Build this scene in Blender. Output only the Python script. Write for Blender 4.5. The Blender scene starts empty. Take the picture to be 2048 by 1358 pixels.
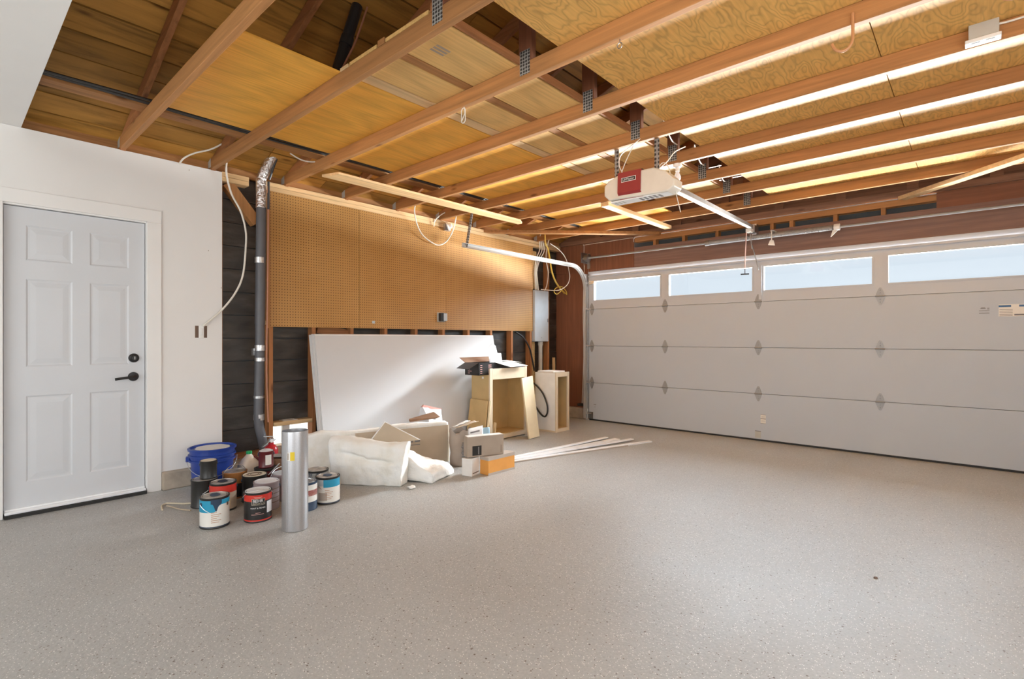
import bpy, bmesh, math, random
from mathutils import Vector, Matrix, noise

random.seed(7)
SC = bpy.context.scene
COL = SC.collection

# ------------------------------------------------------------------ camera
YAW = math.atan2(925, 1032)
cam_d = bpy.data.cameras.new('camera')
cam_d.sensor_width = 36.0
cam_d.lens = 1032.0 * 36.0 / 2048.0
cam_d.shift_y = -1.0 / 2048.0
cam_d.clip_start = 0.02
cam = bpy.data.objects.new('camera', cam_d)
cam.location = (0, 0, 1.172)
cam.rotation_euler = (math.pi / 2, 0, YAW)
COL.objects.link(cam)
SC.camera = cam

# ------------------------------------------------------------------ world, sun, daylight, added lamps
world = bpy.data.worlds.new('sky')
SC.world = world
world.use_nodes = True
bg = world.node_tree.nodes['Background']
bg.inputs[0].default_value = (0.72, 0.79, 0.86, 1)
bg.inputs[1].default_value = 1.0

def lamp(name, kind, loc, aim, energy, color=(1, 1, 1), size=(1, 1), angle=None, spread=None):
    d = bpy.data.lights.new(name, kind)
    d.energy = energy
    d.color = color
    if kind == 'AREA':
        d.shape = 'RECTANGLE'
        d.size, d.size_y = size
    if spread is not None:
        d.spread = math.radians(spread)
    if kind == 'SUN' and angle is not None:
        d.angle = angle
    o = bpy.data.objects.new(name, d)
    o.location = loc
    o.rotation_euler = (Vector(aim) - Vector(loc)).to_track_quat('-Z', 'Y').to_euler()
    COL.objects.link(o)
    return o

lamp('sun', 'SUN', (-8, -3, 12), (-1, -1.25, 3), 4.0, (1.0, 0.93, 0.82), angle=0.01)
# daylight coming in through the glazed top section of the garage door
lamp('door_window_daylight', 'AREA', (-1.72, 7.1, 2.55), (-2.6, 2.6, 0.2), 520, (0.72, 0.87, 1.0), (4.8, 0.9))
# sunlit driveway throwing light up through the same panes
lamp('driveway_bounce', 'AREA', (-1.72, 9.2, 0.0), (-1.72, 9.2, 5), 5200, (1.0, 0.985, 0.95), (8.0, 4.0))
lamp('sunlit_street_bounce', 'AREA', (-1.72, 15.3, 0.0), (-1.72, 15.3, 5), 82000, (1.0, 0.985, 0.95), (12.0, 8.0))
# added key lamp outside, shining through the panes over the pile
lamp('added_pile_key', 'AREA', (-2.95, 9.5, 3.8), (-4.3, 4.0, 0.85), 265, (0.94, 0.97, 1.0), (2.6, 1.5), spread=38)
# added fill lamp in an invented window of the wall behind the camera
lamp('added_rear_fill', 'AREA', (-1.3, -2.93, 1.45), (-2.2, 3.0, 1.15), 84, (1.0, 1.0, 1.0), (4.4, 1.9))
# second added fill, set in a side wall window that is also invented
lamp('added_side_fill', 'AREA', (1.06, 1.2, 1.35), (-4.0, 2.4, 1.1), 38, (1.0, 1.0, 1.0), (2.6, 1.3))

SC.view_settings.view_transform = 'Standard'
SC.view_settings.look = 'None'
SC.view_settings.gamma = 1.0
SC.view_settings.use_curve_mapping = False
SC.view_settings.exposure = 0.14

# ------------------------------------------------------------------ materials
MATS = {}

def nodes(name, rough=0.6, metal=0.0, color=(0.8, 0.8, 0.8), spec=0.5):
    m = bpy.data.materials.new(name)
    m.use_nodes = True
    nt = m.node_tree
    b = nt.nodes['Principled BSDF']
    b.inputs['Base Color'].default_value = (*color, 1)
    b.inputs['Roughness'].default_value = rough
    b.inputs['Metallic'].default_value = metal
    b.inputs['Specular IOR Level'].default_value = spec
    MATS[name] = m
    return m, nt, b

def N(nt, kind, **kw):
    n = nt.nodes.new(kind)
    for k, v in kw.items():
        if k.startswith('i_'):
            key = k[2:]
            key = int(key) if key.isdigit() else key.replace('_', ' ')
            n.inputs[key].default_value = v
        else:
            setattr(n, k, v)
    return n

def ramp(nt, stops):
    r = nt.nodes.new('ShaderNodeValToRGB')
    e = r.color_ramp.elements
    while len(e) > 1:
        e.remove(e[-1])
    e[0].position = stops[0][0]
    e[0].color = (*stops[0][1], 1)
    for p, c in stops[1:]:
        x = e.new(p)
        x.color = (*c, 1)
    return r

def bump(nt, b, src, strength, dist=0.01):
    bp = N(nt, 'ShaderNodeBump')
    bp.inputs['Strength'].default_value = strength
    bp.inputs['Distance'].default_value = dist
    nt.links.new(src, bp.inputs['Height'])
    nt.links.new(bp.outputs[0], b.inputs['Normal'])

def mul(c, k):
    return tuple(max(0, min(1, x * k)) for x in c)

def plain(name, color, rough=0.5, metal=0.0, spec=0.5, var=0.06, scale=6.0, bmp=0.0, bscale=60):
    m, nt, b = nodes(name, rough, metal, color, spec)
    tc = N(nt, 'ShaderNodeTexCoord')
    nz = N(nt, 'ShaderNodeTexNoise', i_Scale=scale, i_Detail=4.0)
    nt.links.new(tc.outputs['Object'], nz.inputs['Vector'])
    r = ramp(nt, [(0.3, mul(color, 1 - var)), (0.7, mul(color, 1 + var))])
    nt.links.new(nz.outputs['Fac'], r.inputs[0])
    nt.links.new(r.outputs[0], b.inputs['Base Color'])
    if bmp:
        n2 = N(nt, 'ShaderNodeTexNoise', i_Scale=bscale, i_Detail=5.0)
        nt.links.new(tc.outputs['Object'], n2.inputs['Vector'])
        bump(nt, b, n2.outputs['Fac'], bmp)
    return m

def wood(name, color, axis='X', dark=0.55, rough=0.65, knots=True, fine=1.0, vary=0.16):
    """sawn timber with the grain running along the given object axis"""
    m, nt, b = nodes(name, rough, 0, color, 0.35)
    tc = N(nt, 'ShaderNodeTexCoord')
    oi = N(nt, 'ShaderNodeObjectInfo')
    off = N(nt, 'ShaderNodeVectorMath', operation='SCALE')
    comb = N(nt, 'ShaderNodeCombineXYZ')
    for i in range(3):
        nt.links.new(oi.outputs['Random'], comb.inputs[i])
    nt.links.new(comb.outputs[0], off.inputs[0])
    off.inputs['Scale'].default_value = 37.0
    add = N(nt, 'ShaderNodeVectorMath', operation='ADD')
    nt.links.new(tc.outputs['Object'], add.inputs[0])
    nt.links.new(off.outputs[0], add.inputs[1])
    mp = N(nt, 'ShaderNodeMapping')
    sc = [30.0 * fine] * 3
    sc['XYZ'.index(axis)] = 1.3
    mp.inputs['Scale'].default_value = sc
    nt.links.new(add.outputs[0], mp.inputs[0])
    nz = N(nt, 'ShaderNodeTexNoise', i_Scale=1.0, i_Detail=6.0, i_Roughness=0.62)
    nz.inputs['Distortion'].default_value = 0.6
    nt.links.new(mp.outputs[0], nz.inputs['Vector'])
    r = ramp(nt, [(0.28, mul(color, dark)), (0.5, mul(color, 0.92)), (0.72, mul(color, 1.16))])
    nt.links.new(nz.outputs['Fac'], r.inputs[0])
    last = r.outputs[0]
    if knots:
        mp2 = N(nt, 'ShaderNodeMapping')
        s2 = [7.0] * 3
        s2['XYZ'.index(axis)] = 2.2
        mp2.inputs['Scale'].default_value = s2
        nt.links.new(add.outputs[0], mp2.inputs[0])
        vo = N(nt, 'ShaderNodeTexVoronoi', i_Scale=1.0)
        nt.links.new(mp2.outputs[0], vo.inputs['Vector'])
        kr = ramp(nt, [(0.05, (0.30, 0.22, 0.16)), (0.13, (1, 1, 1))])
        nt.links.new(vo.outputs['Distance'], kr.inputs[0])
        mx = N(nt, 'ShaderNodeMix', data_type='RGBA', blend_type='MULTIPLY')
        mx.inputs['Factor'].default_value = 0.8
        nt.links.new(last, mx.inputs[6])
        nt.links.new(kr.outputs[0], mx.inputs[7])
        last = mx.outputs[2]
    hs = N(nt, 'ShaderNodeHueSaturation')
    mr = N(nt, 'ShaderNodeMapRange')
    mr.inputs['To Min'].default_value = 1 - vary
    mr.inputs['To Max'].default_value = 1 + vary
    nt.links.new(oi.outputs['Random'], mr.inputs['Value'])
    nt.links.new(mr.outputs[0], hs.inputs['Value'])
    nt.links.new(last, hs.inputs['Color'])
    nt.links.new(hs.outputs[0], b.inputs['Base Color'])
    bump(nt, b, nz.outputs['Fac'], 0.18, 0.004)
    return m

def plywood(name, color, scale=2.2, strength=0.6, axis='Y', lines=60.0):
    m, nt, b = nodes(name, 0.55, 0, color, 0.35)
    tc = N(nt, 'ShaderNodeTexCoord')
    mp = N(nt, 'ShaderNodeMapping')
    s = [2.4, 2.4, 2.4]
    s['XYZ'.index(axis)] = 0.9
    mp.inputs['Scale'].default_value = s
    nt.links.new(tc.outputs['Object'], mp.inputs[0])
    nz = N(nt, 'ShaderNodeTexNoise', i_Scale=scale, i_Detail=2.0, i_Roughness=0.45)
    nt.links.new(mp.outputs[0], nz.inputs['Vector'])
    mt = N(nt, 'ShaderNodeMath', operation='MULTIPLY', i_1=lines)
    nt.links.new(nz.outputs['Fac'], mt.inputs[0])
    sn = N(nt, 'ShaderNodeMath', operation='SINE')
    nt.links.new(mt.outputs[0], sn.inputs[0])
    mr = N(nt, 'ShaderNodeMapRange')
    mr.inputs['From Min'].default_value = -1
    nt.links.new(sn.outputs[0], mr.inputs['Value'])
    r = ramp(nt, [(0.0, mul(color, 1 - 0.45 * strength)), (0.12, mul(color, 1 - 0.25 * strength)), (0.32, mul(color, 0.98)), (1.0, mul(color, 1.05))])
    nt.links.new(mr.outputs[0], r.inputs[0])
    mp2 = N(nt, 'ShaderNodeMapping')
    s = [70.0, 70.0, 70.0]
    s['XYZ'.index(axis)] = 3.0
    mp2.inputs['Scale'].default_value = s
    nt.links.new(tc.outputs['Object'], mp2.inputs[0])
    n2 = N(nt, 'ShaderNodeTexNoise', i_Scale=1.0, i_Detail=4.0)
    nt.links.new(mp2.outputs[0], n2.inputs['Vector'])
    r2 = ramp(nt, [(0.3, (0.86, 0.84, 0.8)), (0.65, (1.05, 1.05, 1.05))])
    nt.links.new(n2.outputs['Fac'], r2.inputs[0])
    mx = N(nt, 'ShaderNodeMix', data_type='RGBA', blend_type='MULTIPLY')
    mx.inputs['Factor'].default_value = 1.0
    nt.links.new(r.outputs[0], mx.inputs[6])
    nt.links.new(r2.outputs[0], mx.inputs[7])
    nt.links.new(mx.outputs[2], b.inputs['Base Color'])
    return m

# timber
for ax in 'XYZ':
    wood('fir_' + ax, (0.455, 0.212, 0.075), ax, 0.66)
    wood('pine_' + ax, (0.74, 0.50, 0.26), ax, 0.78)
    wood('stud_' + ax, (0.44, 0.185, 0.07), ax, 0.62)
    wood('brown_' + ax, (0.25, 0.098, 0.05), ax, 0.78, knots=False, vary=0.05)
wood('roof_Y', (0.52, 0.26, 0.055), 'Y', 0.40, fine=0.45, vary=0.28)
wood('gable_X', (0.27, 0.14, 0.085), 'X', 0.6, vary=0.2)
wood('header_X', (0.27, 0.16, 0.125), 'X', 0.75, knots=False, vary=0.1)
plywood('ply_left', (0.86, 0.44, 0.075), 0.9, 0.22, 'Y', 46)
plywood('ply_right', (0.74, 0.43, 0.13), 3.4, 0.45, 'Y', 80)
plywood('ply_pale', (0.76, 0.48, 0.18), 0.8, 0.2, 'Y', 40)
plain('osb', (0.55, 0.36, 0.15), 0.7, var=0.4, scale=70)

# walls
plain('drywall', (0.83, 0.815, 0.795), 0.62, var=0.012, scale=3, bmp=0.04, bscale=220)
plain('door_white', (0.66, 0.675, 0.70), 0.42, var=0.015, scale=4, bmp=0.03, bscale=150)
plain('casing_white', (0.86, 0.845, 0.825), 0.4, var=0.01)
plain('sheet_paper', (0.64, 0.64, 0.645), 0.75, var=0.02, scale=2)
plain('gypsum', (0.88, 0.86, 0.85), 0.9, var=0.08, scale=30, bmp=0.5, bscale=90)
plain('gypsum_pink', (0.62, 0.42, 0.42), 0.9, var=0.3, scale=30)
plain('concrete', (0.43, 0.355, 0.275), 0.75, var=0.18, scale=9, bmp=0.25, bscale=50)
plain('outside_ground', (0.72, 0.69, 0.62), 0.9, var=0.1, scale=1.5)

# tar paper: black felt with soft ripples and a dull sheen
m, nt, b = nodes('tar_paper', 0.38, 0, (0.03, 0.028, 0.026), 0.6)
tc = N(nt, 'ShaderNodeTexCoord')
mp = N(nt, 'ShaderNodeMapping')
mp.inputs['Scale'].default_value = (3, 3, 9)
nt.links.new(tc.outputs['Object'], mp.inputs[0])
nz = N(nt, 'ShaderNodeTexNoise', i_Scale=1.4, i_Detail=5.0)
nt.links.new(mp.outputs[0], nz.inputs['Vector'])
r = ramp(nt, [(0.3, (0.018, 0.014, 0.012)), (0.6, (0.05, 0.042, 0.035)), (0.8, (0.10, 0.09, 0.08))])
nt.links.new(nz.outputs['Fac'], r.inputs[0])
nt.links.new(r.outputs[0], b.inputs['Base Color'])
bump(nt, b, nz.outputs['Fac'], 0.25, 0.03)

# epoxy floor with scattered vinyl flakes
m, nt, b = nodes('epoxy_floor', 0.33, 0, (0.46, 0.41, 0.35), 0.45)
tc = N(nt, 'ShaderNodeTexCoord')
big = N(nt, 'ShaderNodeTexNoise', i_Scale=0.9, i_Detail=5.0)
nt.links.new(tc.outputs['Object'], big.inputs['Vector'])
rb = ramp(nt, [(0.3, (0.39, 0.38, 0.36)), (0.7, (0.44, 0.43, 0.41))])
nt.links.new(big.outputs['Fac'], rb.inputs[0])
med = N(nt, 'ShaderNodeTexNoise', i_Scale=120.0, i_Detail=3.0)
nt.links.new(tc.outputs['Object'], med.inputs['Vector'])
rm = ramp(nt, [(0.3, (0.90, 0.90, 0.90)), (0.7, (1.07, 1.07, 1.07))])
nt.links.new(med.outputs['Fac'], rm.inputs[0])
mx = N(nt, 'ShaderNodeMix', data_type='RGBA', blend_type='MULTIPLY')
mx.inputs['Factor'].default_value = 1.0
nt.links.new(rb.outputs[0], mx.inputs[6])
nt.links.new(rm.outputs[0], mx.inputs[7])
last = mx.outputs[2]
for sc, lo, col, dmax in ((170.0, 0.86, (0.80, 0.77, 0.72), 0.36), (120.0, 0.955, (0.20, 0.16, 0.13), 0.36), (60.0, 0.968, (0.17, 0.135, 0.11), 0.26)):
    vo = N(nt, 'ShaderNodeTexVoronoi', i_Scale=sc)
    nt.links.new(tc.outputs['Object'], vo.inputs['Vector'])
    sp = N(nt, 'ShaderNodeSeparateColor')
    nt.links.new(vo.outputs['Color'], sp.inputs[0])
    g1 = N(nt, 'ShaderNodeMath', operation='GREATER_THAN', i_1=lo)
    nt.links.new(sp.outputs[0], g1.inputs[0])
    g2 = N(nt, 'ShaderNodeMath', operation='LESS_THAN', i_1=dmax)
    nt.links.new(vo.outputs['Distance'], g2.inputs[0])
    g3 = N(nt, 'ShaderNodeMath', operation='MULTIPLY')
    nt.links.new(g1.outputs[0], g3.inputs[0])
    nt.links.new(g2.outputs[0], g3.inputs[1])
    mm = N(nt, 'ShaderNodeMix', data_type='RGBA')
    nt.links.new(g3.outputs[0], mm.inputs['Factor'])
    nt.links.new(last, mm.inputs[6])
    mm.inputs[7].default_value = (*col, 1)
    last = mm.outputs[2]
nt.links.new(last, b.inputs['Base Color'])
rr = N(nt, 'ShaderNodeMapRange')
rr.inputs['To Min'].default_value = 0.34
rr.inputs['To Max'].default_value = 0.58
wear = N(nt, 'ShaderNodeTexNoise', i_Scale=2.3, i_Detail=6.0)
nt.links.new(tc.outputs['Object'], wear.inputs['Vector'])
nt.links.new(wear.outputs['Fac'], rr.inputs['Value'])
nt.links.new(rr.outputs[0], b.inputs['Roughness'])
fine = N(nt, 'ShaderNodeTexNoise', i_Scale=70.0, i_Detail=4.0)
nt.links.new(tc.outputs['Object'], fine.inputs['Vector'])
bump(nt, b, fine.outputs['Fac'], 0.35, 0.008)
b.inputs['Coat Weight'].default_value = 0.12
b.inputs['Coat Roughness'].default_value = 0.30

# pegboard: brown hardboard with a one inch grid of holes
m, nt, b = nodes('pegboard', 0.42, 0, (0.5, 0.27, 0.1), 0.45)
tc = N(nt, 'ShaderNodeTexCoord')
sp = N(nt, 'ShaderNodeSeparateXYZ')
nt.links.new(tc.outputs['Object'], sp.inputs[0])
sq = []
for k in (1, 2):
    d = N(nt, 'ShaderNodeMath', operation='DIVIDE', i_1=0.0254)
    nt.links.new(sp.outputs[k], d.inputs[0])
    f = N(nt, 'ShaderNodeMath', operation='FRACT')
    nt.links.new(d.outputs[0], f.inputs[0])
    s = N(nt, 'ShaderNodeMath', operation='SUBTRACT', i_1=0.5)
    nt.links.new(f.outputs[0], s.inputs[0])
    q = N(nt, 'ShaderNodeMath', operation='MULTIPLY')
    nt.links.new(s.outputs[0], q.inputs[0])
    nt.links.new(s.outputs[0], q.inputs[1])
    sq.append(q)
ad = N(nt, 'ShaderNodeMath', operation='ADD')
nt.links.new(sq[0].outputs[0], ad.inputs[0])
nt.links.new(sq[1].outputs[0], ad.inputs[1])
lt = N(nt, 'ShaderNodeMath', operation='LESS_THAN', i_1=0.031)
nt.links.new(ad.outputs[0], lt.inputs[0])
nz = N(nt, 'ShaderNodeTexNoise', i_Scale=1.6, i_Detail=5.0)
nt.links.new(tc.outputs['Object'], nz.inputs['Vector'])
r = ramp(nt, [(0.3, (0.46, 0.235, 0.065)), (0.7, (0.55, 0.30, 0.10))])
nt.links.new(nz.outputs['Fac'], r.inputs[0])
mx = N(nt, 'ShaderNodeMix', data_type='RGBA')
nt.links.new(lt.outputs[0], mx.inputs['Factor'])
nt.links.new(r.outputs[0], mx.inputs[6])
mx.inputs[7].default_value = (0.11, 0.045, 0.015, 1)
nt.links.new(mx.outputs[2], b.inputs['Base Color'])

# insulation wool
m, nt, b = nodes('glass_wool', 0.95, 0, (0.8, 0.76, 0.66), 0.1)
tc = N(nt, 'ShaderNodeTexCoord')
nz = N(nt, 'ShaderNodeTexNoise', i_Scale=7.0, i_Detail=6.0)
nt.links.new(tc.outputs['Object'], nz.inputs['Vector'])
r = ramp(nt, [(0.25, (0.80, 0.76, 0.67)), (0.5, (0.90, 0.885, 0.84)), (0.75, (0.94, 0.935, 0.92))])
nt.links.new(nz.outputs['Fac'], r.inputs[0])
nt.links.new(r.outputs[0], b.inputs['Base Color'])
n2 = N(nt, 'ShaderNodeTexNoise', i_Scale=55.0, i_Detail=6.0)
nt.links.new(tc.outputs['Object'], n2.inputs['Vector'])
bump(nt, b, n2.outputs['Fac'], 0.28, 0.012)

# clear glazing
m, nt, b = nodes('clear_glass', 0.02, 0, (1, 1, 1))
tr = N(nt, 'ShaderNodeBsdfTransparent')
tr.inputs[0].default_value = (0.96, 0.98, 0.99, 1)
gl = N(nt, 'ShaderNodeBsdfGlossy', i_Roughness=0.02)
ms = N(nt, 'ShaderNodeMixShader')
ms.inputs[0].default_value = 0.025
nt.links.new(tr.outputs[0], ms.inputs[1])
nt.links.new(gl.outputs[0], ms.inputs[2])
nt.links.new(ms.outputs[0], nt.nodes['Material Output'].inputs[0])
# thin crinkled polythene
m, nt, b = nodes('clear_film', 0.15, 0, (0.9, 0.9, 0.92))
tr = N(nt, 'ShaderNodeBsdfTransparent')
ms = N(nt, 'ShaderNodeMixShader')
ms.inputs[0].default_value = 0.55
nt.links.new(tr.outputs[0], ms.inputs[1])
nt.links.new(b.outputs[0], ms.inputs[2])
nt.links.new(ms.outputs[0], nt.nodes['Material Output'].inputs[0])

# galvanised metal with faint spangle
def galv(name, c, rough, scale=40):
    m, nt, b = nodes(name, rough, 1.0, c)
    tc = N(nt, 'ShaderNodeTexCoord')
    vo = N(nt, 'ShaderNodeTexVoronoi', i_Scale=scale)
    nt.links.new(tc.outputs['Object'], vo.inputs['Vector'])
    sp = N(nt, 'ShaderNodeSeparateColor')
    nt.links.new(vo.outputs['Color'], sp.inputs[0])
    r = ramp(nt, [(0.0, mul(c, 0.92)), (1.0, mul(c, 1.05))])
    nt.links.new(sp.outputs[0], r.inputs[0])
    nt.links.new(r.outputs[0], b.inputs['Base Color'])
    mr = N(nt, 'ShaderNodeMapRange')
    mr.inputs['To Min'].default_value = rough - 0.06
    mr.inputs['To Max'].default_value = rough + 0.08
    nt.links.new(sp.outputs[1], mr.inputs['Value'])
    nt.links.new(mr.outputs[0], b.inputs['Roughness'])
    return m
galv('galvanised', (0.60, 0.60, 0.62), 0.36, 420)
galv('bright_zinc', (0.78, 0.78, 0.78), 0.33, 60)
galv('dull_steel', (0.36, 0.35, 0.34), 0.48, 60)
galv('tin', (0.55, 0.55, 0.56), 0.30, 50)
# perforated punched angle and toothed truss plates
def dotted(name, c, pitch, r2, rough=0.45):
    m, nt, b = nodes(name, rough, 0.15, c)
    tc = N(nt, 'ShaderNodeTexCoord')
    vo = N(nt, 'ShaderNodeTexVoronoi', i_Scale=1.0 / pitch, voronoi_dimensions='2D')
    vo.inputs['Randomness'].default_value = 0.15
    sp = N(nt, 'ShaderNodeSeparateXYZ')
    cb = N(nt, 'ShaderNodeCombineXYZ')
    nt.links.new(tc.outputs['Object'], sp.inputs[0])
    nt.links.new(sp.outputs[0], cb.inputs[0])
    nt.links.new(sp.outputs[2], cb.inputs[1])
    nt.links.new(cb.outputs[0], vo.inputs['Vector'])
    r = ramp(nt, [(r2, mul(c, 0.12)), (r2 + 0.08, c)])
    nt.links.new(vo.outputs['Distance'], r.inputs[0])
    nt.links.new(r.outputs[0], b.inputs['Base Color'])
dotted('gusset_metal', (0.36, 0.36, 0.34), 0.018, 0.34)
dotted('punched_angle', (0.30, 0.29, 0.28), 0.030, 0.28)

# foil duct jacket
m, nt, b = nodes('foil', 0.28, 1.0, (0.75, 0.72, 0.72))
tc = N(nt, 'ShaderNodeTexCoord')
nz = N(nt, 'ShaderNodeTexNoise', i_Scale=45.0, i_Detail=4.0)
nt.links.new(tc.outputs['Object'], nz.inputs['Vector'])
bump(nt, b, nz.outputs['Fac'], 0.9, 0.02)

simple = {
    'white_paint': ((0.80, 0.79, 0.77), 0.35), 'white_plastic': ((0.84, 0.83, 0.80), 0.35), 'cream_plastic': ((0.74, 0.69, 0.60), 0.35),
    'black_metal': ((0.012, 0.011, 0.011), 0.42),
    'black_rubber': ((0.02, 0.019, 0.018), 0.6), 'black_jacket': ((0.04, 0.04, 0.043), 0.45), 'grey_jacket': ((0.105, 0.105, 0.115), 0.42),
    'panel_grey': ((0.52, 0.56, 0.59), 0.4), 'conduit_grey': ((0.50, 0.49, 0.45), 0.45), 'red_plastic': ((0.30, 0.03, 0.03), 0.4),
    'red_label': ((0.60, 0.035, 0.02), 0.4), 'label_black': ((0.018, 0.016, 0.015), 0.35), 'label_white': ((0.80, 0.77, 0.71), 0.45),
    'label_blue': ((0.02, 0.30, 0.48), 0.4), 'label_navy': ((0.02, 0.045, 0.09), 0.4), 'can_dark': ((0.022, 0.021, 0.019), 0.38), 'can_maroon': ((0.11, 0.012, 0.014), 0.35),
    'can_orange': ((0.42, 0.17, 0.05), 0.45), 'can_mauve': ((0.30, 0.235, 0.235), 0.5), 'lid_beige': ((0.62, 0.53, 0.40), 0.5),
    'lid_lilac': ((0.66, 0.645, 0.66), 0.5), 'bucket_blue': ((0.016, 0.05, 0.29), 0.35),
    'dried_paint': ((0.66, 0.64, 0.63), 0.6), 'jug_plastic': ((0.76, 0.66, 0.56), 0.4), 'cap_green': ((0.02, 0.40, 0.13), 0.35),
    'extinguisher_red': ((0.48, 0.02, 0.03), 0.3), 'cardboard': ((0.50, 0.33, 0.16), 0.8), 'cardboard_dark': ((0.22, 0.115, 0.06), 0.8),
    'kraft': ((0.50, 0.40, 0.29), 0.6), 'carton_taupe': ((0.39, 0.315, 0.25), 0.7), 'carton_white': ((0.80, 0.77, 0.73), 0.6),
    'carton_orange': ((0.74, 0.33, 0.07), 0.6), 'carton_tape': ((0.46, 0.39, 0.33), 0.5), 'paper_white': ((0.85, 0.84, 0.83), 0.7), 'paper_blue': ((0.42, 0.66, 0.83), 0.6),
    'bag_white': ((0.78, 0.78, 0.80), 0.4), 'bag_pink': ((0.80, 0.42, 0.36), 0.5), 'bag_tan': ((0.42, 0.35, 0.29), 0.7), 'ink_grey': ((0.20, 0.19, 0.19), 0.6),
    'ink_brown': ((0.16, 0.10, 0.07), 0.6), 'mdf': ((0.55, 0.375, 0.165), 0.6), 'melamine': ((0.80, 0.77, 0.74), 0.4), 'frame_pine': ((0.68, 0.55, 0.39), 0.55),
    'board_pale': ((0.72, 0.59, 0.38), 0.6), 'trim_white': ((0.91, 0.92, 0.93), 0.35), 'cable_white': ((0.80, 0.76, 0.68), 0.45),
    'cable_yellow': ((0.68, 0.46, 0.07), 0.4), 'cable_black': ((0.025, 0.022, 0.02), 0.5), 'copper_tube': ((0.45, 0.2, 0.12), 0.4),
    'hook_copper': ((0.56, 0.27, 0.12), 0.35), 'sticker_blue': ((0.05, 0.14, 0.30), 0.5), 'sticker_yellow': ((0.80, 0.58, 0.03), 0.5),
    'porcelain': ((0.85, 0.84, 0.82), 0.25), 'rope': ((0.66, 0.57, 0.42), 0.9), 'grey_plastic': ((0.38, 0.37, 0.36), 0.45), 'abs_black': ((0.02, 0.02, 0.022), 0.4),
    'pink_tape': ((0.80, 0.60, 0.58), 0.5), 'bucket_pale_blue': ((0.17, 0.27, 0.43), 0.45), 'void_grey': ((0.05, 0.065, 0.075), 0.7),
}
for k, (c, rgh) in simple.items():
    plain(k, c, rgh, var=0.05, scale=9)
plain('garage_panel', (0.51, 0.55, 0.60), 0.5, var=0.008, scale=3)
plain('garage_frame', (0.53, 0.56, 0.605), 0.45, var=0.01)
plain('hinge_zinc', (0.34, 0.34, 0.34), 0.45, metal=0.4, var=0.08)
plain('track_steel', (0.52, 0.52, 0.51), 0.4, metal=0.2, var=0.05)
plain('lid_tan', (0.42, 0.375, 0.33), 0.35, metal=0.35, var=0.5, scale=28)
plain('foil_tape', (0.6, 0.6, 0.6), 0.35, metal=0.9, var=0.3, scale=60)

# ------------------------------------------------------------------ builders
ORG = {}

def world_of(o):
    return ORG.get(o.name, Vector((0, 0, 0)))

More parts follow.
